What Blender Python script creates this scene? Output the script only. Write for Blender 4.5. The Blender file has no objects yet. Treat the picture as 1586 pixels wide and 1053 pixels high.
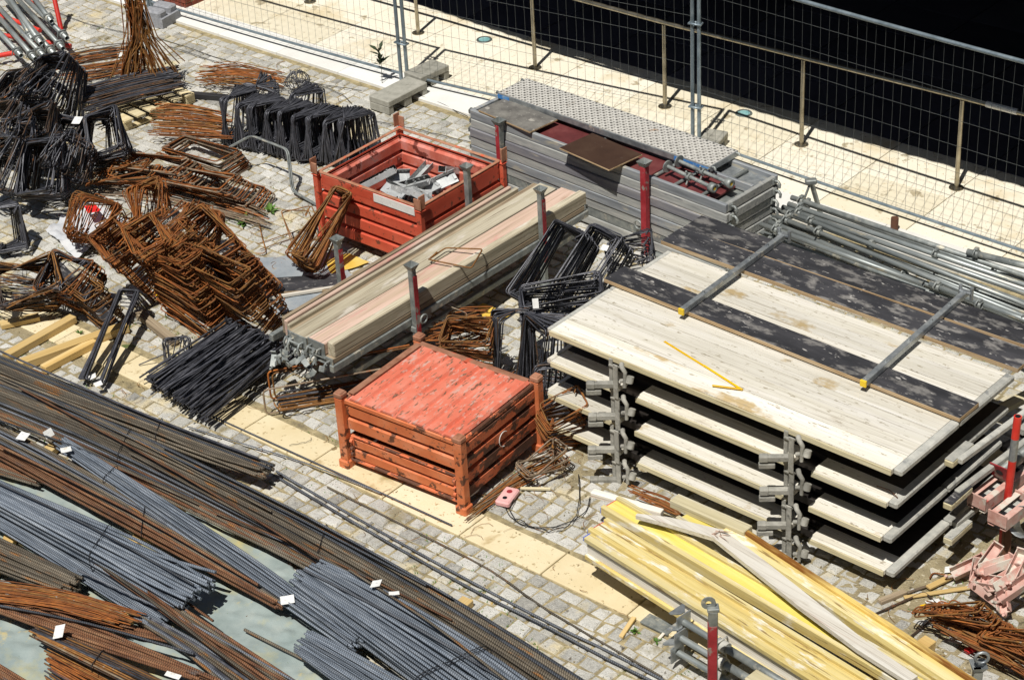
import bpy, math, random
from math import sin, cos, pi, radians, hypot, atan2
from mathutils import Vector, Matrix, Euler, noise
random.seed(7)
S = bpy.context.scene
COL = S.collection

# ------------------------------------------------------------------ camera
CH, CF, CT, CR = 9.662, 3201.65, 0.548804, -0.05737
fw = Vector((0, cos(CT), -sin(CT))); rt0 = Vector((1, 0, 0)); up0 = rt0.cross(fw)
rt = rt0*cos(CR) + up0*sin(CR); up = -rt0*sin(CR) + up0*cos(CR)
cam = bpy.data.cameras.new('camera'); camo = bpy.data.objects.new('camera', cam); COL.objects.link(camo)
camo.matrix_world = Matrix(((rt.x, up.x, -fw.x, 0), (rt.y, up.y, -fw.y, 0), (rt.z, up.z, -fw.z, CH), (0, 0, 0, 1)))
cam.sensor_width = 36; cam.lens = CF/1586*36; cam.clip_end = 500; cam.clip_start = .2
S.camera = camo

# ------------------------------------------------------------------ world, sun, exposure
SUN_AZ, SUN_EL = radians(25.3), radians(63.5)          # the way the light travels, and its height
W = bpy.data.worlds.new('World'); S.world = W; W.use_nodes = True
wn = W.node_tree; bg = wn.nodes['Background']; sky = wn.nodes.new('ShaderNodeTexSky')
sky.sky_type = 'NISHITA'; sky.sun_disc = False; sky.sun_elevation = SUN_EL
sky.sun_rotation = atan2(-sin(SUN_AZ), -cos(SUN_AZ))
wn.links.new(sky.outputs[0], bg.inputs[0]); bg.inputs[1].default_value = 0.05
sl = bpy.data.lights.new('sun', 'SUN'); sl.energy = 5.0; sl.angle = radians(.5); sl.color = (1, .965, .915)
so = bpy.data.objects.new('sun', sl); COL.objects.link(so)
sd = Vector((cos(SUN_EL)*sin(SUN_AZ), cos(SUN_EL)*cos(SUN_AZ), -sin(SUN_EL)))
so.rotation_euler = sd.to_track_quat('-Z', 'Y').to_euler(); so.location = (-4, -6, 20)
S.view_settings.view_transform = 'Standard'; S.view_settings.look = 'None'
S.view_settings.exposure = -0.20; S.view_settings.gamma = 1
S.render.engine = 'CYCLES'
S.cycles.diffuse_bounces = 2; S.cycles.max_bounces = 6

# ------------------------------------------------------------------ helpers
def G(x, y, z=0.0):
    "the point at height z where the yard is seen at photograph pixel x, y"
    d = fw*CF + rt*(x-793) - up*(y-526.5)
    return Vector((0, 0, CH)) + d*((z-CH)/d.z)
def R3(x=0, y=0, z=0): return Euler((radians(x), radians(y), radians(z))).to_matrix().to_4x4()
def T(v): return Matrix.Translation(Vector(v))
U = random.uniform
def frame(p0, p1, upv=(0, 0, 1)):
    "matrix with X along p0->p1, origin at p0"
    x = (p1-p0).normalized(); z = Vector(upv); y = z.cross(x)
    y.normalize(); z = x.cross(y)
    return Matrix(((x.x, y.x, z.x, p0.x), (x.y, y.y, z.y, p0.y), (x.z, y.z, z.z, p0.z), (0, 0, 0, 1)))

class Geo:
    def __init__(s): s.v = []; s.f = []; s.sm = []
    def add(s, vs, fs, M=None, sm=False):
        b = len(s.v)
        s.v += [tuple(M @ Vector(v)) if M else tuple(v) for v in vs]
        s.f += [tuple(b+i for i in f) for f in fs]; s.sm += [sm]*len(fs); return s
    def box(s, c, d, M=None, j=0.0):
        x, y, z = d[0]/2, d[1]/2, d[2]/2
        vs = [(c[0]+a*x+U(-j, j), c[1]+b*y+U(-j, j), c[2]+e*z+U(-j, j)) for a in (-1, 1) for b in (-1, 1) for e in (-1, 1)]
        return s.add(vs, [(0, 1, 3, 2), (4, 6, 7, 5), (0, 4, 5, 1), (2, 3, 7, 6), (0, 2, 6, 4), (1, 5, 7, 3)], M)
    def bbox(s, c, d, b=.004, M=None):
        "box with chamfered edges"
        x, y, z = d[0]/2, d[1]/2, d[2]/2; b = min(b, x*.9, y*.9, z*.9)
        g = []; idx = {}
        for sx in (-1, 1):
            for sy in (-1, 1):
                for sz in (-1, 1):
                    for k in range(3):
                        p = [x-b, y-b, z-b]; p[k] += b
                        idx[(sx, sy, sz, k)] = len(g)
                        g.append((c[0]+sx*p[0], c[1]+sy*p[1], c[2]+sz*p[2]))
        F = []
        for k in range(3):
            for sg in (-1, 1):
                q = []
                for a, e in ((-1, -1), (1, -1), (1, 1), (-1, 1)):
                    t = [0, 0, 0]; t[k] = sg; t[(k+1) % 3] = a; t[(k+2) % 3] = e; q.append(idx[(*t, k)])
                F.append(q if sg > 0 else q[::-1])
        for k in range(3):
            i, j = (k+1) % 3, (k+2) % 3
            for a in (-1, 1):
                for e in (-1, 1):
                    t0 = [0, 0, 0]; t1 = [0, 0, 0]; t0[k] = -1; t1[k] = 1
                    for t in (t0, t1): t[i] = a; t[j] = e
                    q = [idx[(*t0, i)], idx[(*t1, i)], idx[(*t1, j)], idx[(*t0, j)]]
                    F.append(q if a*e > 0 else q[::-1])
        for sx in (-1, 1):
            for sy in (-1, 1):
                for sz in (-1, 1):
                    q = [idx[(sx, sy, sz, k)] for k in range(3)]
                    F.append(q if sx*sy*sz > 0 else q[::-1])
        return s.add(g, F, M)
    def tube(s, pts, r, n=6, closed=False, M=None, cap=True, r1=None):
        pts = [Vector(p) for p in pts]; m = len(pts); vs = []; fs = []
        t0 = (pts[1]-pts[0]).normalized()
        a = Vector((0, 0, 1)) if abs(t0.z) < .9 else Vector((1, 0, 0))
        nrm = (a - t0*a.dot(t0)).normalized()
        for i, p in enumerate(pts):
            if closed: t = (pts[(i+1) % m]-pts[i-1]).normalized()
            elif i == 0: t = t0
            elif i == m-1: t = (pts[-1]-pts[-2]).normalized()
            else: t = ((pts[i+1]-p).normalized()+(p-pts[i-1]).normalized()).normalized()
            nrm = (nrm - t*nrm.dot(t)).normalized(); bn = t.cross(nrm)
            rr = r if r1 is None else r+(r1-r)*i/(m-1)
            for k in range(n):
                an = 2*pi*k/n; vs.append(p + nrm*cos(an)*rr + bn*sin(an)*rr)
        for i in range(m if closed else m-1):
            j = (i+1) % m
            for k in range(n): fs.append((i*n+k, i*n+(k+1) % n, j*n+(k+1) % n, j*n+k))
        s.add(vs, fs, M, True)
        if cap and not closed:
            s.add(vs[:n], [tuple(range(n))[::-1]], M); s.add(vs[-n:], [tuple(range(n))], M)
        return s
    def pipe(s, p0, p1, ro, ri, n=12, M=None):
        "open-ended pipe with wall thickness"
        p0 = Vector(p0); p1 = Vector(p1); F = frame(p0, p1) if abs((p1-p0).normalized().z) < .99 else frame(p0, p1, (1, 0, 0)); L = (p1-p0).length
        vs = [];
        for (x, r) in ((0, ro), (L, ro), (L, ri), (0, ri)):
            vs += [F @ Vector((x, r*cos(2*pi*k/n), r*sin(2*pi*k/n))) for k in range(n)]
        fs = [(a*n+k, a*n+(k+1) % n, ((a+1) % 4)*n+(k+1) % n, ((a+1) % 4)*n+k) for a in range(4) for k in range(n)]
        return s.add(vs, fs, M, True)
    def prism(s, poly, z0, z1, M=None):
        n = len(poly)
        vs = [(x, y, z0) for x, y in poly]+[(x, y, z1) for x, y in poly]
        fs = [tuple(range(n))[::-1], tuple(range(n, 2*n))]+[(i, (i+1) % n, n+(i+1) % n, n+i) for i in range(n)]
        return s.add(vs, fs, M)
    def mesh(s, name, mat=None):
        m = bpy.data.meshes.new(name); m.from_pydata([tuple(v) for v in s.v], [], s.f)
        m.polygons.foreach_set('use_smooth', s.sm)
        if mat: m.materials.append(mat)
        m.update(); return m

MW = {}
LABELS = set()
def setp(o, label=None, cat=None, group=None, kind=None):
    if label:
        o['label'] = label
        if cat and label in LABELS and not group: print('DUP LABEL', label)
        if cat: LABELS.add(label)
    if cat: o['category'] = cat
    if group: o['group'] = group
    if kind: o['kind'] = kind
def put(o, parent=None, M=Matrix()):
    "M is local to the parent"
    COL.objects.link(o)
    if parent: o.parent = parent
    o.matrix_local = M; MW[o.name] = (MW[parent.name] @ M) if parent else M.copy()
    return o
def thing(name, label, cat, loc=(0, 0, 0), rz=0.0, group=None, M=None):
    o = bpy.data.objects.new(name, None); o.empty_display_size = .1
    put(o, None, M if M is not None else T(loc) @ Matrix.Rotation(rz, 4, 'Z')); setp(o, label, cat, group); return o
def part(name, geo, mat, parent=None, M=Matrix(), world=None, label=None):
    me = geo.mesh(name, mat) if isinstance(geo, Geo) else geo
    o = bpy.data.objects.new(name, me)
    if world is not None: M = (MW[parent.name].inverted() @ world) if parent else world
    put(o, parent, M)
    if label: o['label'] = label
    return o
def solo(name, label, cat, geo, mat, M=Matrix(), group=None, kind=None):
    o = part(name, geo, mat, None, M); setp(o, label, cat, group, kind); return o
def structure(name, geo, mat, M=Matrix()):
    o = part(name, geo, mat, None, M); o['kind'] = 'structure'; return o

# ------------------------------------------------------------------ materials
def srgb(h):
    if isinstance(h, tuple): return (*h, 1)
    c = [int(h[i:i+2], 16)/255 for i in (0, 2, 4)]
    return (*[x/12.92 if x <= .04045 else ((x+.055)/1.055)**2.4 for x in c], 1)
def mat(name, cols, scale=6, stretch=(1, 1, 1), rough=.7, metal=0, bump=.25, bscale=None, spots=None, rib=0, detail=6, spots2=None, grain=0, knots=None, vary=(.82, 1.15)):
    """cols: (position, colour) stops over noise; spots: (colour, scale, threshold, softness[, stretch])"""
    m = bpy.data.materials.new(name); m.use_nodes = True; nt = m.node_tree; N = nt.nodes; Lk = nt.links.new
    B = N['Principled BSDF']; B.inputs['Roughness'].default_value = rough; B.inputs['Metallic'].default_value = metal
    tc = N.new('ShaderNodeTexCoord'); oi = N.new('ShaderNodeObjectInfo')
    mm = N.new('ShaderNodeMath'); mm.operation = 'MULTIPLY'; mm.inputs[1].default_value = 71.3; Lk(oi.outputs['Random'], mm.inputs[0])
    def nz(sc, st, det=detail, off=0):
        mp = N.new('ShaderNodeMapping'); mp.inputs['Scale'].default_value = st; mp.inputs['Location'].default_value = (off, off, off)
        Lk(tc.outputs['Object'], mp.inputs[0])
        n = N.new('ShaderNodeTexNoise'); n.noise_dimensions = '4D'; n.inputs['Scale'].default_value = sc; n.inputs['Detail'].default_value = det
        n.inputs['Roughness'].default_value = .62
        Lk(mp.outputs[0], n.inputs['Vector']); Lk(mm.outputs[0], n.inputs['W']); return n
    n1 = nz(scale, stretch)
    cr = N.new('ShaderNodeValToRGB'); Lk(n1.outputs['Fac'], cr.inputs[0])
    el = cr.color_ramp.elements
    if not isinstance(cols[0], tuple) or not isinstance(cols[0][0], float): cols = [(.3+.4*i/(len(cols)-1) if len(cols) > 1 else .5, c) for i, c in enumerate(cols)]
    while len(el) < len(cols): el.new(.5)
    while len(el) > max(1, len(cols)): el.remove(el[-1])
    for e, (p, c) in zip(el, cols): e.position = p; e.color = srgb(c)
    out = cr.outputs[0]
    def sp(out, s, k):
        n2 = nz(s[1], s[4] if len(s) > 4 else stretch, 5, 3.7*k)
        mr = N.new('ShaderNodeMapRange'); mr.inputs[1].default_value = s[2]; mr.inputs[2].default_value = s[2]+s[3]
        Lk(n2.outputs['Fac'], mr.inputs[0])
        mx = N.new('ShaderNodeMix'); mx.data_type = 'RGBA'; Lk(mr.outputs[0], mx.inputs[0]); Lk(out, mx.inputs[6]); mx.inputs[7].default_value = srgb(s[0])
        return mx.outputs[2]
    if spots: out = sp(out, spots, 1)
    if spots2: out = sp(out, spots2, 2)
    if grain:      # long dark hairlines of weathered timber
        ng = nz(1, (1.3, 90, 90), 3, 21); mr = N.new('ShaderNodeMapRange'); mr.inputs[1].default_value = .52; mr.inputs[2].default_value = .72; mr.inputs[4].default_value = grain
        Lk(ng.outputs['Fac'], mr.inputs[0]); mx = N.new('ShaderNodeMix'); mx.data_type = 'RGBA'; mx.blend_type = 'MULTIPLY'
        Lk(mr.outputs[0], mx.inputs[0]); Lk(out, mx.inputs[6]); mx.inputs[7].default_value = (.30, .24, .18, 1); out = mx.outputs[2]
        n3 = nz(1, (2.2, 9, 9), 4, 33); mr = N.new('ShaderNodeMapRange'); mr.inputs[1].default_value = .60; mr.inputs[2].default_value = .75; mr.inputs[4].default_value = min(.75, grain)
        Lk(n3.outputs['Fac'], mr.inputs[0]); mx = N.new('ShaderNodeMix'); mx.data_type = 'RGBA'; mx.blend_type = 'MULTIPLY'
        Lk(mr.outputs[0], mx.inputs[0]); Lk(out, mx.inputs[6]); mx.inputs[7].default_value = (.55, .48, .38, 1); out = mx.outputs[2]
    # small value shift from object to object
    hv = N.new('ShaderNodeHueSaturation'); mr = N.new('ShaderNodeMapRange'); mr.inputs[3].default_value = vary[0]; mr.inputs[4].default_value = vary[1]
    Lk(oi.outputs['Random'], mr.inputs[0]); Lk(mr.outputs[0], hv.inputs['Value']); Lk(out, hv.inputs['Color'])
    out = hv.outputs[0]
    if rib:        # darker stripes painted between the ribs as groove shade
        sx = N.new('ShaderNodeSeparateXYZ'); Lk(tc.outputs['Object'], sx.inputs[0])
        yy = N.new('ShaderNodeMath'); yy.operation = 'MULTIPLY_ADD'; Lk(sx.outputs['Y'], yy.inputs[0]); yy.inputs[1].default_value = .8; Lk(sx.outputs['X'], yy.inputs[2])
        m1 = N.new('ShaderNodeMath'); m1.operation = 'MULTIPLY'; m1.inputs[1].default_value = 2*pi/rib; Lk(yy.outputs[0], m1.inputs[0])
        m2 = N.new('ShaderNodeMath'); m2.operation = 'SINE'; Lk(m1.outputs[0], m2.inputs[0])
        mr = N.new('ShaderNodeMapRange'); mr.inputs[1].default_value = -.2; mr.inputs[2].default_value = .8; mr.inputs[4].default_value = .62; Lk(m2.outputs[0], mr.inputs[0])
        mx = N.new('ShaderNodeMix'); mx.data_type = 'RGBA'; mx.blend_type = 'MULTIPLY'; Lk(mr.outputs[0], mx.inputs[0]); Lk(out, mx.inputs[6]); mx.inputs[7].default_value = (.32, .32, .36, 1); out = mx.outputs[2]
    Lk(out, B.inputs['Base Color'])
    nb = nz(bscale or scale*4, stretch, 4, 9)
    bp = N.new('ShaderNodeBump'); bp.inputs['Strength'].default_value = bump; bp.inputs['Distance'].default_value = .01
    Lk(nb.outputs['Fac'], bp.inputs['Height']); last = bp
    if rib:
        sx = N.new('ShaderNodeSeparateXYZ'); Lk(tc.outputs['Object'], sx.inputs[0])
        yy = N.new('ShaderNodeMath'); yy.operation = 'MULTIPLY_ADD'; Lk(sx.outputs['Y'], yy.inputs[0]); yy.inputs[1].default_value = .8; Lk(sx.outputs['X'], yy.inputs[2])
        m1 = N.new('ShaderNodeMath'); m1.operation = 'MULTIPLY'; m1.inputs[1].default_value = 2*pi/rib; Lk(yy.outputs[0], m1.inputs[0])
        m2 = N.new('ShaderNodeMath'); m2.operation = 'SINE'; Lk(m1.outputs[0], m2.inputs[0])
        b2 = N.new('ShaderNodeBump'); b2.inputs['Strength'].default_value = .9; b2.inputs['Distance'].default_value = .004
        Lk(m2.outputs[0], b2.inputs['Height']); Lk(bp.outputs[0], b2.inputs['Normal']); last = b2
    Lk(last.outputs[0], B.inputs['Normal'])
    # roughness variation
    r2 = N.new('ShaderNodeMapRange'); r2.inputs[3].default_value = max(.05, rough-.12); r2.inputs[4].default_value = min(1, rough+.12)
    Lk(n1.outputs['Fac'], r2.inputs[0]); Lk(r2.outputs[0], B.inputs['Roughness'])
    return m
M_ = {}
M_['dark'] = mat('dark_steel', ['303136', '494a50', '6a6a6f'], 9, rough=.36, metal=.15, bump=.15, vary=(.6, 1.35))
M_['darkbrown'] = mat('dark_rusty_steel', ['332c28', '4c3d31', '735338'], 10, rough=.5, metal=.1, vary=(.6, 1.3), spots=('a0602c', 14, .60, .1))
M_['rust'] = mat('rusty_steel', ['5c3217', '8c5120', 'b46c2c'], 12, rough=.75, bump=.3, vary=(.65, 1.25))
M_['rust2'] = mat('brown_rusty_steel', ['573b20', '83592b', 'a67536'], 12, rough=.75, bump=.3, vary=(.65, 1.25), spots=('9a9186', 20, .6, .1))
M_['rustgrey'] = mat('grey_rusty_steel', ['645546', '8b7862', 'a89a84'], 8, rough=.55, metal=.1, vary=(.65, 1.25), spots=('a2551f', 10, .56, .12))
M_['ribgrey'] = mat('ribbed_grey_steel', ['5a5e65', '7b8087', '9a9ea4'], 5, (.5, 1, 1), rough=.38, metal=0, rib=.019, bump=.1, vary=(.6, 1.3))
M_['ribblue'] = mat('ribbed_blue_grey_steel', ['68727e', '8a949f', 'aeb6be'], 5, (.5, 1, 1), rough=.36, metal=0, rib=.019, bump=.1, vary=(.65, 1.25))
M_['ribbrown'] = mat('ribbed_brown_steel', ['5c5449', '7a705f', '958a78'], 4, (.6, 1, 1), rough=.45, metal=0, rib=.019, bump=.12, vary=(.6, 1.25), spots=('a6713a', 7, .56, .1, (.6, 3, 3)))
M_['ribrust'] = mat('ribbed_rusty_steel', ['6a4630', '8f6344', 'ab8460'], 7, (.6, 1, 1), rough=.7, rib=.019, vary=(.65, 1.25), bump=.2, spots=('6f6a66', 6, .58, .1))
M_['galv'] = mat('galvanised_steel', ['7f858a', '9fa4a5', 'b9bcba'], 14, rough=.42, metal=.55, bump=.12, spots=('d6d2c4', 9, .62, .05))
M_['galvdull'] = mat('dull_galvanised_steel', ['6e7371', '8e9390', 'aeb0a8'], 12, rough=.55, metal=.35, bump=.2, spots=('cbc5b2', 7, .58, .08))
M_['galvtube'] = mat('galvanised_tube', ['7d8483', '989e9c', 'b2b6b1'], 8, (.4, 2, 2), rough=.45, metal=.45, bump=.15, spots=('c9c2ac', 9, .6, .06))
M_['alu'] = mat('aluminium_side', ['707478', '93979a', 'aaaca9'], 5, (.35, 4, 4), rough=.6, metal=.1, bump=.2, spots=('c0b8a2', 4, .55, .1, (.6, 3, 3)))
M_['alulight'] = mat('cement_stained_side', ['888a88', 'a3a49f', 'bab9b1'], 7, (.5, 5, 5), rough=.75, metal=0, bump=.3, spots=('74757a', 5, .58, .08))
M_['aluviolet'] = mat('weathered_violet_side', ['6c6b70', '858489', '9c9a98'], 5, (.35, 4, 4), rough=.65, metal=.05, bump=.2, spots=('bdb6a4', 7, .6, .08))
M_['inox'] = mat('stainless_steel', ['8d8674', 'a89f8a', 'bdb5a2'], 10, rough=.3, metal=.85, bump=.05)
M_['fence'] = mat('galvanised_fence_tube', ['6c7a80', '84929a', '98a5ab'], 10, rough=.4, metal=.4, bump=.08)
M_['wire'] = mat('fence_wire', ['565b5c', '727776'], 10, rough=.5, metal=.4, bump=.05)
M_['concrete'] = mat('concrete_block', ['8b897e', 'a09e92', 'afaca0'], 14, rough=.9, bump=.4, spots=('7b796f', 5, .6, .1))
M_['granite'] = mat('grey_granite_block', ['7d7f83', '94969a', 'a5a6a8'], 30, rough=.85, bump=.3)
M_['red'] = mat('red_paint', ['c3241d', 'd8392c', 'e05445'], 5, rough=.5, bump=.1, spots=('a08070', 14, .63, .04))
M_['redworn'] = mat('worn_red_paint', ['8a1f26', 'a82b33', 'b8434a'], 8, rough=.6, bump=.2, spots=('9c9389', 9, .56, .06))
M_['redboard'] = mat('dark_red_board', ['5b2a2a', '6d3434', '7c4340'], 5, rough=.55, bump=.15, spots=('a09088', 12, .66, .06))
M_['orange'] = mat('orange_paint', ['ca683c', 'd67848', 'df9068'], 4, rough=.65, bump=.25, spots=('6a402a', 9, .575, .03), spots2=('9a664c', 26, .61, .03), vary=(.9, 1.05))
M_['orangered'] = mat('orange_red_paint', ['c84c32', 'd65a3e', 'de7052'], 3, rough=.6, bump=.15, spots=('7c4430', 14, .59, .03), spots2=('6a3826', 30, .64, .03), vary=(.9, 1.05))
M_['orangefade'] = mat('faded_orange_lid', ['d6674c', 'e07c62', 'e79a84'], 3, rough=.75, bump=.25, spots=('86634e', 22, .575, .03, (2.2, .5, 1)), spots2=('d2a292', 15, .56, .07, (2, .8, 1)), vary=(.98, 1.02))
M_['orangerust'] = mat('rusted_orange_rim', ['8b5a40', 'a8755a', 'b98a6e'], 8, rough=.8, bump=.3, spots=('d06040', 7, .58, .05))
M_['inside'] = mat('scuffed_orange_inside', ['b4503e', 'c8705c', 'd4948a'], 6, rough=.65, bump=.2, spots=('74362a', 8, .56, .05), spots2=('b9938a', 16, .6, .05))
M_['wood'] = mat('old_plank', ['aaa088', 'c6bca2', 'd8cfb8'], 5, (.12, 3, 3), rough=.8, bump=.35, spots=('7d6a52', 9, .57, .1, (.12, 4, 4)), spots2=('dcd4c4', 4, .55, .1, (.5, 2, 2)), grain=0.75)
M_['woodpink'] = mat('pink_stained_plank', ['b8a288', 'ccb09c', 'd8bcac'], 4, (.15, 3, 3), rough=.8, bump=.35, spots=('c98d84', 6, .56, .1, (.3, 2, 2)), spots2=('9c8468', 10, .62, .08, (.1, 4, 4)), grain=0.6)
M_['wooddark'] = mat('dark_old_plank', ['80705c', '9c8b72', 'b3a48a'], 5, (.1, 3, 3), rough=.85, bump=.4, spots=('5d4835', 8, .6, .08, (.1, 4, 4)), grain=0.7)
M_['pine'] = mat('fresh_pine', ['c8a15c', 'd8b877', 'e2c894'], 4, (.1, 2.5, 2.5), rough=.75, bump=.25, spots=('b08443', 7, .63, .05, (.1, 3, 3)), grain=0.35)
M_['palletwood'] = mat('pallet_wood', ['c9b78c', 'dccb9f', 'e6dab6'], 5, (.15, 3, 3), rough=.8, bump=.3, grain=0.4)
M_['deck'] = mat('bleached_platform_board', ['d0cab8', 'e0dbcc', 'ece8de'], 4, (.15, 3, 3), rough=.85, bump=.35, spots=('bfa97e', 2.6, .60, .06, (.6, 1, 1)), spots2=('aaa08a', 26, .60, .05, (.5, 2, 2)), grain=0.55)
M_['deckside'] = mat('yellowed_board_edge', ['cbbe94', 'd9cea8', 'e4dcc0'], 6, (.12, 3, 3), rough=.85, bump=.4, spots=('98865c', 9, .6, .08), grain=0.6)
M_['deckedge'] = mat('cement_covered_bar', ['9d9e97', 'b3b2a9', 'c7c5ba'], 14, rough=.85, bump=.6, spots=('8f908c', 11, .6, .06))
M_['blackboard'] = mat('black_film_board', ['2b2b2e', '38383b', '48474a'], 5, (.5, 1.5, 1), rough=.6, bump=.15, spots=('7f7c78', 7, .52, .10, (.7, 1.6, 1)), spots2=('b4b0aa', 18, .62, .03, (.6, 2, 1)))
M_['boardedge'] = mat('brown_board_edge', ['a58a64', 'bda27c', 'c9b595'], 10, (.2, 3, 3), rough=.85, bump=.4, grain=0.6)
M_['greyboard'] = mat('dusty_grey_board', ['55534f', '74716b', '8d8a82'], 7, rough=.7, bump=.2, spots=('aaa69c', 14, .58, .06))
M_['plywood'] = mat('brown_film_plywood', ['43322a', '503c31', '5e4a3c'], 3, rough=.4, bump=.08, spots=('8a8078', 12, .66, .05))
M_['yellow'] = mat('yellow_formwork_wood', ['cbae5e', 'dac680', 'e6dbb0'], 2.6, (.12, 2.5, 2.5), rough=.7, bump=.3, spots=('eae5d2', 7, .55, .08, (.5, 1.5, 1.5)), spots2=('947a48', 10, .60, .05, (.2, 3, 3)), grain=0.5)
M_['yellowweb'] = mat('bright_yellow_web', ['d8c24e', 'e2d066', 'eadc94'], 2.6, (.2, 2, 2), rough=.6, bump=.2, spots=('e9dfae', 3, .56, .12, (.4, 2, 2)), spots2=('b3923a', 14, .64, .06), grain=0.3)
M_['yellowstain'] = mat('stained_yellow_flange', ['dfb450', 'e8c66a', 'ecd48c'], 2.5, (.12, 2.5, 2.5), rough=.7, bump=.3, spots=('83531a', 1.3, .53, .08, (.35, 1.5, 1.5)), grain=0.5)
M_['paleplank'] = mat('pale_bleached_plank', ['dcd4c4', 'e8e2d4', 'f0ece0'], 4, (.12, 3, 3), rough=.85, bump=.35, spots=('bfa48e', 6, .58, .08, (.1, 4, 4)), grain=0.6)
M_['blue'] = mat('blue_end_paint', ['3f5cc0', '5a76d2'], 8, rough=.7, bump=.2)
M_['bluecap'] = mat('blue_sticker_paint', ['2f6fb4', '4685c4', '6ea2d0'], 9, rough=.6, bump=.1, spots=('9db4c4', 10, .58, .06))
M_['yellowcap'] = mat('yellow_plastic_cap', ['e0b818', 'ecca2e'], 8, rough=.5, bump=.1)
M_['paper'] = mat('white_paper', ['dddcd6', 'f0f0ec'], 14, rough=.6, bump=.1, spots=('9ea4ac', 70, .60, .03, (.5, 2, 1)), spots2=('cbbfa4', 20, .62, .06), vary=(.95, 1))
M_['whitepaint'] = mat('white_plate', ['d5d2ca', 'e6e3dc'], 10, rough=.6, bump=.1, spots=('a89a90', 12, .63, .05))
M_['pink'] = mat('pink_painted_steel', ['bf8a7c', 'd3a89a', 'dfc2b4'], 8, rough=.75, bump=.3, spots=('d2cabb', 8, .50, .08), spots2=('c24a3c', 5, .61, .06))
M_['pinkblock'] = mat('pink_plastic_block', ['dd9a98', 'e6b0ac', 'eac4be'], 7, rough=.6, bump=.15, spots=('d06060', 6, .6, .1))
M_['yellowsheet'] = mat('yellow_sheet', ['e0b43a', 'ecc65a', 'f0d57e'], 4, rough=.5, bump=.2)
M_['greysheet'] = mat('grey_blue_sheet', ['8a949c', 'a3abb0', 'b8bcbc'], 4, rough=.45, bump=.15, spots=('c9a860', 5, .62, .08))
M_['brick'] = mat('brick_red', ['6a2e22', '84402e', '9a5540'], 12, rough=.9, bump=.4)
M_['brass'] = mat('brown_rust_stub', ['5a3a28', '714a33'], 20, rough=.8, bump=.4)
M_['glassring'] = mat('ground_light_ring', ['7f8a86', '9ba49e'], 10, rough=.35, metal=.6, bump=.05)
M_['glass'] = mat('ground_light_glass', ['5f8f92', '7fb0b0', 'a9cfca'], 6, rough=.15, bump=.05)
M_['leaf'] = mat('weed_leaf', ['3d5a22', '567a2e', '6d9038'], 9, rough=.7, bump=.1)
M_['leafdark'] = mat('dark_weed_leaf', ['2c3a22', '3d4d2e'], 9, rough=.7, bump=.1)
M_['rubber'] = mat('black_wire', ['141416', '222226'], 9, rough=.6, bump=.05)
M_['redplastic'] = mat('bright_red_plastic', ['d02020', 'e23030'], 8, rough=.4, bump=.05)
M_['yellowplate'] = mat('bright_yellow_plastic', ['e8b400', 'f2c620'], 8, rough=.4, bump=.05)
M_['whitefabric'] = mat('white_bag_fabric', ['c4c8cc', 'd8dadc', 'e4e4e2'], 5, rough=.8, bump=.3)
M_['blackrail'] = mat('black_timber', ['1d1c1e', '29282a', '3a3837'], 8, (.2, 2, 2), rough=.7, bump=.2, grain=0.3)
M_['blockerwall'] = mat('light_blocker_wall', ['232327', '2b2b30'], 3, rough=.8, bump=.2)
M_['undershade'] = mat('painted_undershade', ['1f1b19', '28231f', '322b26'], 4, rough=.6, bump=.1)  # dark colour stands in for shade between and under the platforms
M_['ribdark'] = mat('ribbed_dark_steel', ['36383c', '50545a', '6b6f75'], 5, (.5, 1, 1), rough=.38, rib=.019, bump=.1, vary=(.6, 1.3))
M_['bracket'] = mat('pale_grey_bracket', ['a5a8a8', 'bfc2c1', 'd6d8d5'], 9, rough=.45, metal=.2, bump=.1, spots=('87806f', 12, .60, .05))
M_['clampgrey'] = mat('cement_grey_clamp', ['85837b', '9b998f', 'b3b0a5'], 14, rough=.85, bump=.6, spots=('6d6b64', 11, .6, .06))
# ================================================================== SETTING
def PX(w):
    d = Vector(w)-Vector((0, 0, CH)); k = d.dot(fw)
    return (793+CF*d.dot(rt)/k, 526.5-CF*d.dot(up)/k)
AU = radians(-42.0); u = Vector((cos(AU), sin(AU), 0)); v = Vector((-sin(AU), cos(AU), 0))
E1 = G(268, 33); Euv = (G(720, 178)-E1).normalized(); Env = Vector((-Euv.y, Euv.x, 0))   # edge of the paved walkway
def side(p): return (p-E1).dot(Env)
SA = G(252, 566); SD = (G(940, 885)-SA).normalized(); SN = Vector((SD.y, -SD.x, 0))        # pale slab strip
SW = .5*((G(850, 899)-SA).dot(SN)+(G(683, 811)-SA).dot(SN))

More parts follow.
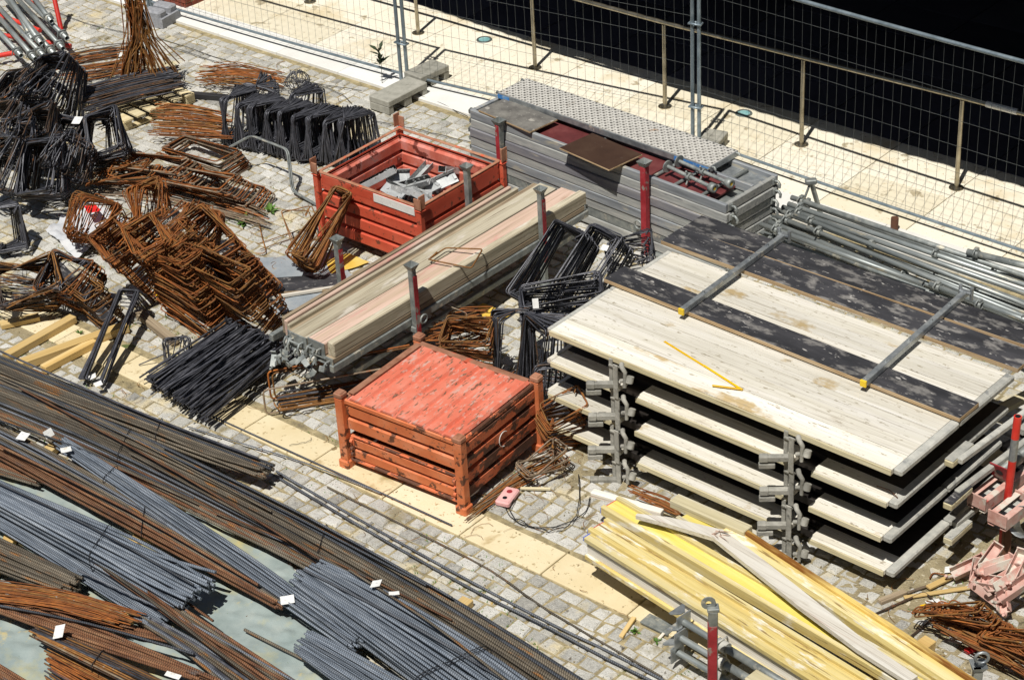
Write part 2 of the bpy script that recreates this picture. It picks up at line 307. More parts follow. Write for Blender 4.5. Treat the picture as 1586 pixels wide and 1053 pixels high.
def ground_mat(name, stops, scale, bump, attr=False, spots=None, speck=None):
    m = bpy.data.materials.new(name); m.use_nodes = True; nt = m.node_tree; N = nt.nodes; Lk = nt.links.new; B = N['Principled BSDF']
    B.inputs['Roughness'].default_value = .85
    tc = N.new('ShaderNodeTexCoord')
    def nz(sc, d=6):
        n = N.new('ShaderNodeTexNoise'); n.inputs['Scale'].default_value = sc; n.inputs['Detail'].default_value = d; n.inputs['Roughness'].default_value = .65
        Lk(tc.outputs['Object'], n.inputs['Vector']); return n.outputs['Fac']
    f = nz(scale)
    if attr:
        at = N.new('ShaderNodeAttribute'); at.attribute_name = 'tint'
        a = N.new('ShaderNodeMath'); a.operation = 'MULTIPLY'; a.inputs[1].default_value = .5; Lk(at.outputs['Fac'], a.inputs[0])
        b = N.new('ShaderNodeMath'); b.operation = 'MULTIPLY_ADD'; b.inputs[1].default_value = .5; Lk(f, b.inputs[0]); Lk(a.outputs[0], b.inputs[2]); f = b.outputs[0]
    cr = N.new('ShaderNodeValToRGB'); Lk(f, cr.inputs[0]); el = cr.color_ramp.elements
    while len(el) < len(stops): el.new(.5)
    for e, (p, c) in zip(el, stops): e.position = p; e.color = srgb(c)
    out = cr.outputs[0]
    for s in (spots or []):
        mr = N.new('ShaderNodeMapRange'); mr.inputs[1].default_value = s[2]; mr.inputs[2].default_value = s[2]+s[3]; Lk(nz(s[1], 4), mr.inputs[0])
        mx = N.new('ShaderNodeMix'); mx.data_type = 'RGBA'; Lk(mr.outputs[0], mx.inputs[0]); Lk(out, mx.inputs[6]); mx.inputs[7].default_value = srgb(s[0]); out = mx.outputs[2]
    Lk(out, B.inputs['Base Color'])
    bp = N.new('ShaderNodeBump'); bp.inputs['Strength'].default_value = bump; bp.inputs['Distance'].default_value = .02; Lk(nz(60, 3), bp.inputs['Height']); Lk(bp.outputs[0], B.inputs['Normal'])
    return m
gm_cob = ground_mat('granite_setts', [(.2, '8e8c85'), (.40, 'b4b2a9'), (.58, 'c9c7be'), (.8, 'dcdad2')], 22, .7, True,
                    [('5c5a52', 110, .60, .06), ('efece0', 130, .61, .06), ('d6c8a2', 1.5, .56, .12), ('84806f', 45, .63, .05), ('c8a85c', 2.6, .70, .05), ('968d72', 2.3, .59, .1), ('6e675a', 5.5, .66, .04)])
gm_joint = ground_mat('sandy_joints', [(.3, '7a7058'), (.5, 'a2946f'), (.7, 'c2b28a')], 12, .8, False, [('5f6b3a', 3.0, .62, .05)])
gm_strip = ground_mat('pale_sandstone_slab', [(.3, 'd9c79c'), (.5, 'e5d6b0'), (.7, 'eee2c4')], 3, .15, True, [('b59c6a', 2.2, .58, .1), ('b8a47a', 20, .60, .05), ('8f7a55', 7, .66, .04)])
gm_walk = ground_mat('cream_walkway_slab', [(.25, 'e4dabe'), (.5, 'eee6cf'), (.75, 'f4eedc')], 1.2, .08, True, [('d9c8a2', .9, .55, .15), ('cbb995', 25, .62, .05), ('b3a688', 4, .61, .06)])
gm_kerb = ground_mat('white_stone_band', [(.3, 'dcdad2'), (.6, 'ecebe4'), (.8, 'f2f1ec')], 4, .1, True)

def tinted(geo, tints, name, m):
    me = geo.mesh(name, m); at = me.attributes.new('tint', 'FLOAT', 'FACE'); at.data.foreach_set('value', tints); return me

# base earth sheet reaching far out
g = Geo(); g.add([(-300, -200, -.013), (300, -200, -.013), (300, 400, -.013), (-300, 400, -.013)], [(0, 1, 2, 3)])
structure('ground', g, gm_joint)

# granite setts, each stone modelled
g = Geo(); tints = []
def sett(cx, cy, lx, ly, rot):
    z = U(-.006, .006); tz = [z+U(-.005, .005) for _ in range(4)]
    gx, gy = lx/2, ly/2; b = U(.008, .016)
    top = []; rim = []; bot = []
    for k, (a, e) in enumerate(((-1, -1), (1, -1), (1, 1), (-1, 1))):
        jx, jy = U(-.010, .010), U(-.010, .010)
        for (dst, inset, zz) in ((top, b, tz[k]), (rim, 0, tz[k]-.013), (bot, -.002, -.05)):
            x = a*(gx-inset)+jx; y = e*(gy-inset)+jy
            w = u*(cx+x*cos(rot)-y*sin(rot))+v*(cy+x*sin(rot)+y*cos(rot)); dst.append((w.x, w.y, zz))
    vs = top+rim+bot
    fs = [(0, 1, 2, 3)]+[(4+i, 4+(i+1) % 4, (i+1) % 4, i) for i in range(4)]+[(8+i, 8+(i+1) % 4, 4+(i+1) % 4, 4+i) for i in range(4)]
    g.add(vs, fs); tints.extend([max(0, min(1, random.gauss(.5, .23)))]*9)
o0 = Vector((0, 16, 0))
vv = o0.dot(v)-9; rowi = 0
while vv < o0.dot(v)+11:
    rh = U(.115, .150); rowi += 1
    uu = o0.dot(u)-13+U(0, .1)
    while uu < o0.dot(u)+12:
        ll = U(.105, .185); c = u*(uu+ll/2)+v*(vv+rh/2)
        x, y = PX(c)
        s1 = (c-SA).dot(SN)
        if -160 < x < 1750 and -130 < y < 1220 and side(c) < -.085 and not (-.055 < s1 < SW+.055 and (c-SA).dot(SD) < 6.35):
            wob = .018*noise.noise(Vector((uu*.9, vv*.9, 3)))
            sett(uu+ll/2, vv+rh/2+wob, ll-U(.010, .02), rh-U(.010, .018), U(-.05, .05))
        uu += ll
    vv += rh
me = tinted(g, tints, 'cobbles', gm_cob); o = bpy.data.objects.new('cobbles', me); put(o); o['kind'] = 'structure'

# pale slab strip through the setts
g = Geo(); tints = []; MS = frame(SA, SA+SD)
x = -4.4
while x < 6.25:
    ll = .82; g.bbox((x+ll/2, -SW/2, -.02+U(-.002, .002)), (ll-.012, SW, .05), .006, MS); tints += [U(.2, .8)]*26; x += ll
me = tinted(g, tints, 'paving_strip', gm_strip); o = bpy.data.objects.new('paving_strip', me); put(o); o['kind'] = 'structure'

# walkway of large slabs with a white band on its near edge; far rows coloured dark to deepen the shade
MWk = frame(E1, E1+Euv)
gm_shade = ground_mat('shade_dark_slab', [(.25, '3b3a44'), (.5, '4c4b56'), (.75, '5d5c66')], 1.5, .08, True, [('4a4950', 25, .62, .05)])  # slab colour darkened to stand in for deep shade
for nm, rows, m in (('walkway', range(0, 2), gm_walk), ('shade_paving', range(2, 13), gm_shade)):
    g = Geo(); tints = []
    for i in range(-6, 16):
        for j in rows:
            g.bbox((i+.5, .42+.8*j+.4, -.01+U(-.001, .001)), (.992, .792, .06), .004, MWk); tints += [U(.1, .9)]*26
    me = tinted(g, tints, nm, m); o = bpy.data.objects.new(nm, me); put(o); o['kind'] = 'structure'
g = Geo(); tints = []
for i in range(-6, 16):
    g.bbox((i+.3, .21, -.008), (.995, .412, .06), .004, MWk); tints += [U(.1, .9)]*26
me = tinted(g, tints, 'white_kerb', gm_kerb); o = bpy.data.objects.new('white_kerb', me); put(o); o['kind'] = 'structure'

# unseen building added beyond the walkway; roof edge set to shade the far pavement
HC = 3.35; shift = Vector((sin(SUN_AZ), cos(SUN_AZ), 0))*(HC/math.tan(SUN_EL))
edge = [G(*q) for q in ((618, 0), (856, 80), (1233, 194), (1586, 293))]
ed = (edge[-1]-edge[0]).normalized(); en = Vector((-ed.y, ed.x, 0))
bt = thing('shade_building', 'unseen dark building with a flat roof overhang added to shade the far side of the walkway', 'building', edge[0]-shift*1.0-Vector((0, 0, 0)), atan2(ed.y, ed.x))
iv = MW[bt.name].inverted()
g = Geo(); poly = []
for k in range(0, 801):
    xx = -14+k*.04
    w = [iv @ (e-shift) for e in edge]
    if xx < w[0].x: yy = w[0].y
    elif xx > w[-1].x: yy = w[-1].y
    else:
        for a, b in zip(w, w[1:]):
            if a.x <= xx <= b.x: yy = a.y+(b.y-a.y)*(xx-a.x)/(b.x-a.x)
    poly.append((xx, yy+.018*abs(sin(k*.04/.26*pi))))
poly += [(18, 11.5), (-14, 11.5)]
g.prism(poly, HC, HC+.18); part('roof', g, M_['blockerwall'], bt)
g = Geo(); g.box((2, 9.0, HC/2-.02), (32, .3, HC+.03-.05)); part('wall', g, M_['blockerwall'], bt)
g = Geo(); g.box((-13.8, 4.6, HC/2-.02), (.3, 8.4, HC-.02)); g.box((17.8, 4.6, HC/2-.02), (.3, 8.4, HC-.02)); part('side_wall', g, M_['blockerwall'], bt)

# unseen box over the overhang and block behind the viewpoint, added to cut skylight
g = Geo(); g.box((2, 6.4, 9.5), (32, 8.2, 11.9)); part('upper_storeys', g, M_['blockerwall'], bt)  # unseen box added to cut skylight, not real storeys
t = thing('rear_sky_blocker', 'unseen dark block added behind the viewpoint to cut skylight', 'building', (0, -6.2, 0))
part('wall', Geo().box((0, 0, 9), (44, 9, 18)), M_['blockerwall'], t)
part('roof', Geo().box((0, 0, 18.15), (44.4, 9.4, .3)), M_['blockerwall'], t)
for k in range(9): part('window', Geo().box((-20+k*5, 4.52, 10.2), (2.2, .05, 1.5)), M_['greyboard'], t)  # windows of the added unseen block
# brick pier at the top left
br = thing('brick_pier', 'low red brick pier at the end of the wire fence', 'brick wall', G(288, 16), AU)
g = Geo(); gm = Geo(); iv = MW[br.name].inverted()
L_ = 2.2; Dp = .62; rowsn = 9
for r_ in range(rowsn):
    zc = .035+r_*.075
    off = .12 if r_ % 2 else 0
    xx = -L_+off
    while xx < -.02:
        w = min(.24, -xx); g.bbox((xx+w/2, .055, zc), (w-.01, .11, .065), .004); xx += .24
    yy = .115+off*.5
    while yy < Dp+.2:
        g.bbox((-.056, yy+.115, zc), (.11, .23, .065), .004); yy += .24
gm.box((-L_/2, Dp/2+.01, .335), (L_-.03, Dp-.02, .67))
part('mortar_core', gm, gm_joint, br); part('brickwork', g, M_['brick'], br)

# ------------------------------------------------------------------ handrail on the walkway
rb = [G(*q) for q in ((648, 54), (829, 108), (1030, 168), (1241, 227), (1481, 294))]
rd = (rb[-1]-rb[0]); rd.z = 0; sp = rd.length/4; rd.normalize(); rn = Vector((-rd.y, rd.x, 0))
hr = thing('handrail', 'stainless steel handrail on round posts standing along the cream walkway', 'handrail', rb[0], atan2(rd.y, rd.x))
pg = Geo().tube([(0, 0, .02), (0, 0, .975)], .023, 12).mesh('post', M_['inox'])
bgp = Geo().tube([(0, 0, .02), (0, 0, .028)], .075, 20)
for k in range(3): bgp.tube([(.05*cos(k*2.1), .05*sin(k*2.1), .028), (.05*cos(k*2.1), .05*sin(k*2.1), .04)], .009, 6)
bgp = bgp.mesh('base_plate', M_['inox'])
for k in range(-2, 7):
    if 0 <= k <= 4: l = (MW[hr.name].inverted() @ rb[k])
    else: l = Vector((k*sp, 0, 0))
    po = part('post', pg, M_['inox'], hr, T((l.x, l.y, 0))); part('base_plate', bgp, M_['inox'], po)
l = [MW[hr.name].inverted() @ p for p in rb]
g = Geo().tube([(-2.2*sp, 0, 1.0)]+[(p.x, p.y, 1.0) for p in l]+[(6.3*sp, l[-1].y, 1.0)], .024, 12); part('top_rail', g, M_['inox'], hr)
for px0, px1 in (((792, -8), (827, 4)), ((1535, 156), (1581, 170))):
    a = MW[hr.name].inverted() @ G(px0[0], px0[1], 1.0); b = MW[hr.name].inverted() @ G(px1[0], px1[1], 1.0)
    g = Geo().tube([(a.x, 0, 1.0), (b.x, 0, 1.0)], .03, 12); part('white_tape', g, M_['paper'], hr)

for (px, py, lab) in ((750, 62, 'round recessed floor light nearer the top left of the walkway'), (1152, 176, 'round recessed floor light right of the tall fence posts')):
    t = thing('ground_light', lab, 'floor light', G(px, py, .02), 0, 'floor lights in the walkway')
    g = Geo(); n = 24; vs = []; fs = []
    for r_, z in ((.095, 0), (.09, .008), (.068, .008), (.066, .004)):
        vs += [(r_*cos(2*pi*k/n), r_*sin(2*pi*k/n), z) for k in range(n)]
    for a in range(3): fs += [(a*n+k, a*n+(k+1) % n, (a+1)*n+(k+1) % n, (a+1)*n+k) for k in range(n)]
    g.add(vs, fs); part('ring', g, M_['glassring'], t)
    g = Geo().tube([(0, 0, .001), (0, 0, .005)], .066, 24); part('lens', g, M_['glass'], t)

# ------------------------------------------------------------------ mobile wire fence
def fence_panel(a, b, lab, zb=.12, lean=0.0, H=2.0, a_top=None):
    d = b-a; d.z = 0; L = d.length
    t = thing('site_fence', lab, 'wire fence', Vector((a.x, a.y, 0)), 0, None, frame(Vector((a.x, a.y, 0)), Vector((b.x, b.y, 0))) @ R3(lean, 0, 0))
    g = Geo().tube([(0, 0, .02), (0, 0, H)], .021, 10); part('upright', g, M_['fence'], t)
    g = Geo().tube([(L, 0, .02), (L, 0, H)], .021, 10); part('upright', g, M_['fence'], t)
    sag = lambda x: .02*sin(pi*x/L)
    g = Geo().tube([(L*k/8, -sag(L*k/8), H-.02) for k in range(9)], .021, 10); part('top_rail', g, M_['fence'], t)
    g = Geo().tube([(L*k/8, -sag(L*k/8), zb) for k in range(9)], .016, 8); part('bottom_rail', g, M_['fence'], t)
    g = Geo(); n = int(L/.105)
    for k in range(1, n):
        x = L*k/n; j1 = U(-.012, .012); g.tube([(x, 0, zb), (x+j1, .005, (H+zb)/2), (x, 0, H-.02)], .0018, 4, cap=False)
    z = zb+.06
    while z < H-.06:
        g.tube([(L*k/6, -.003+U(-.008, .008), z+U(-.006, .006)) for k in range(7)], .0018, 4, cap=False); z += .262
    part('wire_mesh', g, M_['wire'], t)
    return t
F1a, F1b = G(236, 17), G(622, 129)
F2a, F2b = G(632, 132), G(1073, 232)
F3a = G(1083, 234); F3d = (G(1586, 118, 2.0)-G(1168, 0, 2.0)); F3d.z = 0
fp1 = fence_panel(F1a, F1b, 'wire mesh fence panel from the brick pier to the concrete feet')
fp2 = fence_panel(F2a, F2b, 'wire mesh fence panel between the concrete feet and the galvanised platform stack')
fp3 = fence_panel(F3a, F3a+F3d.normalized()*3.9, 'wire mesh fence panel at the right in front of the deep shade')
fp0 = fence_panel(F1a-(F1b-F1a).normalized()*3.6, F1a-(F1b-F1a).normalized()*.06, 'wire mesh fence panel beyond the brick pier')
for nm, P in (('lower clamp', .5), ('upper clamp', 1.42)):
    for (a, c, lab) in ((F1b, F2a, 'concrete feet'), (F2b, F3a, 'platform stack')):
        m_ = (a+c)/2; M0 = frame(Vector((a.x, a.y, P)), Vector((c.x, c.y, P)))
        t = solo('fence_clamp', 'steel %s joining two fence uprights above the %s' % (nm, lab), 'clamp',
             Geo().tube([(-.03, -.03, 0), (-.03, .03, 0), ((c-a).length+.03, .03, 0), ((c-a).length+.03, -.03, 0)], .012, 6, True).tube([((c-a).length/2, -.05, 0), ((c-a).length/2, .05, 0)], .01, 6), M_['fence'], M0)

def block_foot(px0, px1, w, h, lab, z=0.0, m=None, holes=True):
    a, b = G(*px0), G(*px1); L = (b-a).length
    t = thing('ballast_block', lab, 'fence foot', M=frame(a, b) @ T((0, 0, z)))
    g = Geo()
    if holes:   # a block on three legs with two openings under it
        g.bbox((L/2, 0, h*.78), (L, w, h*.44), .008)
        for x in (.04, L/2, L-.04): g.bbox((x, 0, h*.28), (.08 if x != L/2 else .12, w-.01, h*.56), .006)
        for x in (.26*L, .74*L): g.tube([(x, 0, h*1.0), (x, 0, h+.003)], .018, 8)
    else:
        g.prism([(0, -w/2), (L*.5, -w/2), (L*.62, -w/2+.0), (L, -w/2), (L, w/2), (0, w/2)], 0, h*.6)
        g.bbox((L*.22, 0, h*.75), (L*.42, w*.8, h*.5), .02); g.bbox((L*.78, 0, h*.75), (L*.42, w*.8, h*.5), .02)
    part('block', g, m or M_['concrete'], t); return t
block_foot((588, 174), (648, 143), .3, .16, 'grey concrete fence foot with openings, nearer of the two', 0)
block_foot((640, 139), (684, 119), .28, .16, 'grey concrete fence foot with openings standing on the walkway edge', .021)
block_foot((236, 42), (264, 26), .34, .2, 'speckled granite fence foot beside the brick pier', 0, M_['granite'], False)
block_foot((1075, 262), (1110, 222), .26, .14, 'concrete fence foot hidden behind the galvanised platform stack', .02)

def weed(px, py, lab, n=14, h=.16, m='leaf', upright=False, z=0):
    t = thing('weed', lab, 'weed', G(px, py, z)); g = Geo(); st = Geo()
    if upright:
        st.tube([(0, 0, 0), (.01, 0, h*.5), (-.01, 0, h)], .004, 5, r1=.002)
    for k in range(n):
        an = U(0, 2*pi); l = U(.5, 1)*h*(.35 if upright else 1); w = l*.16
        z0 = h*U(.45, 1) if upright else 0; el = U(.2, 1.2)
        d = Vector((cos(an)*cos(el), sin(an)*cos(el), sin(el))); s_ = Vector((-sin(an), cos(an), 0))
        o_ = Vector((0, 0, z0)); g.add([o_, o_+d*l*.5+s_*w, o_+d*l+Vector((0, 0, -l*.15)), o_+d*l*.5-s_*w], [(0, 1, 2), (0, 2, 3)])
    if upright: part('stem', st, M_[m], t)
    part('leaves', g, M_[m], t)
weed(592, 132, 'tall thin weed growing against the fence left of the concrete feet', 16, .5, 'leafdark', True)
weed(419, 328, 'small green weed between the setts right of the rusty stirrups', 20, .12)
weed(380, 345, 'yellowing weed at the edge of the rusty stirrup heap', 16, .16)
weed(880, 405, 'small weed beside the plank rack post', 10, .08)
weed(985, 978, 'low weed by the pale wooden offcut', 14, .07)
weed(1018, 993, 'low weed left of the steel props', 12, .06)
weed(38, 500, 'patch of weeds left of the timber beams', 26, .08)
weed(125, 517, 'weed between the timber beams', 14, .07)
weed(160, 860-0, 'little weed under the new rebar', 8, .05)
# moss and crumbs too many to count
g = Geo()
for k in range(4200):
    p = G(U(-20, 1600), U(20, 1070))
    if side(p) > -.1 or (-.0 < (p-SA).dot(SN) < SW): continue
    cl = noise.noise(Vector((p.x*1.1, p.y*1.1, 5)))
    if cl < .0: continue
    for q in range(3):
        an = U(0, 6.28); l = U(.012, .035); s_ = Vector((-sin(an), cos(an), 0))*.004; o_ = p+Vector((U(-.03, .03), U(-.03, .03), -.004))
        g.add([o_-s_, o_+s_, o_+Vector((cos(an)*l*.6, sin(an)*l*.6, l*.7))], [(0, 1, 2)])
solo('joint_grass', 'tiny grass and moss growing in the joints of the setts', 'grass', g, M_['leaf'], kind='stuff')
g = Geo()
for k in range(1600):
    x, y = U(-20, 1600), U(20, 1070); p = G(x, y)
    if side(p) > -.05: continue
    s = U(.003, .010)
    g.box((p.x, p.y, .004), (s*U(.6, 1.6), s*U(.6, 1.4), s*.7), None, .002)
for k in range(300):   # denser crumbs and chips around the lower right heaps
    p = G(U(1270, 1600), U(800, 1060)) if k % 4 else G(U(740, 930), U(690, 830)); s = U(.004, .012)
    g.box((p.x, p.y, .005), (s*U(.6, 2), s*U(.6, 1.4), s*.6), None, .003)
solo('stone_crumbs', 'scattered stone crumbs, dirt and splinters on the setts', 'debris', g, gm_joint, kind='stuff')

# low drifts of sandy dirt that half bury the setts
def dirt(lab, px, amp, seed):
    P = [G(*q) for q in px]; g = Geo(); n = 70; vs = []
    for i in range(n+1):
        for j in range(n+1):
            a, b = i/n, j/n; p = P[0]*(1-a)*(1-b)+P[1]*a*(1-b)+P[2]*a*b+P[3]*(1-a)*b
            e_ = min(a, b, 1-a, 1-b); h = noise.noise(Vector((p.x*2, p.y*2, seed)))*.9+noise.noise(Vector((p.x*7, p.y*7, seed)))*.5+noise.noise(Vector((p.x*25, p.y*25, seed)))*.25
            vs.append((p.x, p.y, -.012+amp*(h+.55)*min(1, e_*6)))
    g.add(vs, [(i*(n+1)+j, (i+1)*(n+1)+j, (i+1)*(n+1)+j+1, i*(n+1)+j+1) for i in range(n) for j in range(n)], None, True)
    structure('sand_drift', g, gm_dirt)
gm_dirt = ground_mat('sandy_dirt', [(.25, '857a60'), (.5, 'a39675'), (.75, 'bdb190')], 5, 1.0, False, [('6d634c', 9, .58, .08), ('cdc4a8', 30, .60, .05)])
dirt('', [(1235, 800), (1640, 760), (1680, 1100), (1300, 1100)], .016, 3)
dirt('', [(840, 690), (960, 640), (1010, 780), (880, 830)], .012, 8)
dirt('', [(-40, 470), (180, 520), (130, 600), (-60, 560)], .012, 5)
dirt('', [(380, 880), (560, 830), (700, 1000), (520, 1060)], .010, 15)
g = Geo()
for k in range(150):
    p = G(*random.choice([(U(380, 520), U(300, 420)), (U(740, 920), U(690, 840)), (U(1300, 1580), U(830, 1040)), (U(120, 480), U(500, 640)), (U(300, 1000), U(640, 1000)), (U(200, 700), U(90, 250))])); an = U(0, 6.28); L_ = U(.05, .22); c_ = U(-1.5, 1.5)
    g.tube([p+Vector((cos(an+c_*q*.3)*L_*q*.25, sin(an+c_*q*.3)*L_*q*.25, .010+U(0, .012))) for q in range(5)], U(.0012, .0024), 4)
solo('wire_scraps', 'short scraps of rusty tying wire scattered over the setts', 'debris', g, M_['rust2'], kind='stuff')

# ------------------------------------------------------------------ sheets on the ground
def sheet(name, lab, cat, px, m, z=.012, amp=.02, n=40, fold=1.0, seed=0, group=None):
    P = [G(*q) for q in px]; g = Geo(); vs = []
    for i in range(n+1):
        for j in range(n+1):
            a, b = i/n, j/n
            p = P[0]*(1-a)*(1-b)+P[1]*a*(1-b)+P[2]*a*b+P[3]*(1-a)*b
            w = Vector((p.x*2.3, p.y*2.3, seed)); h = noise.noise(w)*.6+abs(noise.noise(w*2.7))*.7+noise.noise(w*7)*.18
            ed_ = min(a, b, 1-a, 1-b)
            jx = .03*noise.noise(w*1.7+Vector((9, 0, 0))) if ed_ < .001 else 0
            vs.append((p.x+jx, p.y+jx, z+amp*max(0, h)))
    fs = [(i*(n+1)+j, (i+1)*(n+1)+j, (i+1)*(n+1)+j+1, i*(n+1)+j+1) for i in range(n) for j in range(n)]
    g.add(vs, fs, None, True); return solo(name, lab, cat, g, m, group=group)
tarp = mat('blue_grey_tarpaulin', ['84928f', '9ba7a3', 'b3b8ae'], 2.4, rough=.3, bump=.5, bscale=7, spots=('b5b084', 1.6, .53, .12), spots2=('cdbb80', 4.2, .60, .08))
sheet('tarpaulin', 'wrinkled blue grey tarpaulin stained with sand under the new rebar', 'tarpaulin', [(-90, 690), (420, 812), (585, 1110), (-160, 1110)], tarp, .012, .05, 110)
sheet('plastic_sheet', 'grey blue sheet on the setts under the black board', 'plastic sheet', [(392, 402), (528, 392), (556, 452), (418, 492)], M_['greysheet'], .012, .02, 24, seed=4)
sheet('yellow_sheet', 'yellow sheet lying beside the grey post left of the planks', 'plastic sheet', [(506, 405), (540, 396), (572, 410), (512, 427)], M_['yellowsheet'], .02, .02, 16, seed=6)
sheet('yellow_sheet', 'yellow sheet lying between the rusty and the black stirrups', 'plastic sheet', [(738, 480), (748, 474), (792, 492), (750, 505)], M_['yellowsheet'], .02, .03, 16, seed=9)
sheet('yellow_scrap', 'small yellow scrap under the big rusty stirrup heap', 'plastic scrap', [(240, 456), (251, 450), (259, 458), (246, 466)], M_['yellowplate'], .02, .01, 6, seed=2)
sheet('yellow_scrap', 'small yellow scrap on the setts near the lower right stirrups', 'plastic scrap', [(1423, 941), (1434, 939), (1440, 943), (1430, 946)], M_['yellowplate'], .02, .006, 5, seed=3)
sheet('white_bag', 'crumpled white and grey bag under the left of the rusty stirrup heap', 'bag', [(70, 362), (130, 318), (205, 345), (120, 405)], M_['whitefabric'], .02, .12, 26, seed=11)
sheet('red_cloth', 'small red cloth strip inside the rusty stirrups', 'cloth', [(134, 342), (150, 337), (160, 350), (140, 354)], M_['redplastic'], .16, .03, 8, seed=12)
# ================================================================== CONTAINERS, RACKS, PLATFORMS
def corrug(L, H, n, d=.03, t=.004):
    "panel in XZ, X 0..L, Z 0..H, outside towards -Y, n ridges running along X"
    prof = []; p = H/n
    for k in range(n):
        z = k*p
        prof += [(0, z+.03*p), (-d, z+.13*p), (-d, z+.78*p), (0, z+.90*p)]
    prof = [(0, 0)]+prof+[(0, H)]
    vs = []
    for (y, z) in prof: vs += [(0, y, z), (L, y, z)]
    m = len(prof)
    for (y, z) in prof: vs += [(0, y+t, z), (L, y+t, z)]
    fs = []
    for k in range(m-1):
        a = 2*k; fs.append((a, a+1, a+3, a+2)); b = 2*m+2*k; fs.append((b, b+2, b+3, b+1))
    fs += [(0, 2*m, 2*m+1, 1), (2*m-2, 2*m-1, 4*m-1, 4*m-2)]
    return Geo().add(vs, fs)
def rect_frame(px, z):
    Q = [G(x, y, z) for x, y in px]; c = sum(Q, Vector())/4
    e = ((Q[1]-Q[0])+(Q[2]-Q[3])).normalized(); L = ((Q[1]-Q[0]).length+(Q[2]-Q[3]).length)/2; Wd = ((Q[3]-Q[0]).length+(Q[2]-Q[1]).length)/2
    return c, e, L, Wd
def corner_post(h, m, t, x, y, rot, top=.06, lab=None, s=.06):
    g = Geo()
    M0 = T((x, y, 0)) @ R3(0, 0, rot)
    g.bbox((0, 0, .05+h/2), (s, s, h), .006, M0)
    g.bbox((0, 0, .04), (s+.03, s+.03, .09), .012, M0)                      # foot shoe
    g.add([(-.04, -.04, h+.04), (.04, -.04, h+.04), (.04, .04, h+.04), (-.04, .04, h+.04), (-.02, -.02, h+.04+top), (.02, -.02, h+.04+top), (.02, .02, h+.04+top), (-.02, .02, h+.04+top)],
          [(0, 1, 5, 4), (1, 2, 6, 5), (2, 3, 7, 6), (3, 0, 4, 7), (4, 5, 6, 7)], M0)
    o = part('corner_post', g, m, t)
    if top == 0 and m == M_['orange']:      # worn square cap
        part('post_head', Geo().bbox((0, 0, h+.075), (s+.008, s+.008, .05), .01, M0).bbox((0, 0, h+.103), (s-.015, s-.015, .012), .004, M0), M_['orangerust'], o)
    return o

# ---- closed orange container in front
c, e, L, Wd = rect_frame([(527, 613), (704, 675), (832, 594), (655.5, 528)], .675)
az = atan2(e.y, e.x)
t = thing('steel_container', 'closed orange steel container with a faded ribbed lid on the pale paving', 'container', M=T((c.x, c.y, 0)) @ Matrix.Rotation(az, 4, 'Z') @ Matrix.Diagonal((1, 1, .9, 1)))
hx, hy = L/2, Wd/2
def side_panels(t, hx, hy, z0, H, n, m, sides='fblr', d=.03):
    for s_ in sides:
        if s_ == 'f': g = corrug(2*hx-.05, H, n, d); M0 = T((-hx+.025, -hy+.02, z0))
        if s_ == 'b': g = corrug(2*hx-.05, H, n, d); M0 = T((hx-.025, hy-.02, z0)) @ R3(0, 0, 180)
        if s_ == 'l': g = corrug(2*hy-.05, H, n, d); M0 = T((-hx+.02, hy-.025, z0)) @ R3(0, 0, -90)
        if s_ == 'r': g = corrug(2*hy-.05, H, n, d); M0 = T((hx-.02, -hy+.025, z0)) @ R3(0, 0, 90)
        part('side_panel', g, m[s_] if isinstance(m, dict) else m, t, M0)
mside = mat('scraped_orange_side', ['c9633a', 'd8744a', 'df8660'], 4, rough=.65, bump=.25, spots=('5d3b2b', 4.5, .485, .03, (1, 1, 1.6)), spots2=('7c5440', 18, .57, .03))
side_panels(t, hx, hy, .40, .30, 2, {'f': M_['orange'], 'b': M_['orange'], 'l': M_['orange'], 'r': mside}, 'fbl')
side_panels(t, hx, hy, .10, .60, 4, mside, 'r', .045)
side_panels(t, hx, hy, .10, .24, 2, M_['orange'], 'f')
side_panels(t, hx, hy, .10, .24, 2, M_['orange'], 'bl')
g = Geo().bbox((0, -hy-.006, .085), (2*hx-.04, .03, .03), .006).bbox((0, -hy-.006, .345), (2*hx-.08, .02, .022), .006); part('front_flap_edge', g, mside, t)
g = Geo().bbox((0, 0, .09), (2*hx-.1, 2*hy-.1, .03), .004); part('floor', g, M_['orange'], t)
# hinges of the folding flap
for sx in (-1, 1):
    g = Geo()
    for zz in (.16, .22, .30): g.tube([(sx*(hx-.055)-.012, -hy-.022, zz), (sx*(hx-.055)+.012, -hy-.022, zz)], .02, 8)
    g.bbox((sx*(hx-.055), -hy-.012, .24), (.03, .012, .2), .003); part('hinge', g, mside, t)
# top rim
part('rim', Geo().bbox((0, hy, .717), (2*hx, .05, .035), .008).bbox((-hx, 0, .7175), (.05, 2*hy+.05, .035), .008), M_['orangerust'], t)
part('rim', Geo().bbox((0, -hy-.006, .706), (2*hx, .03, .05), .008), M_['orange'], t)
part('rim', Geo().bbox((hx+.006, 0, .7055), (.03, 2*hy, .05), .008), mside, t)
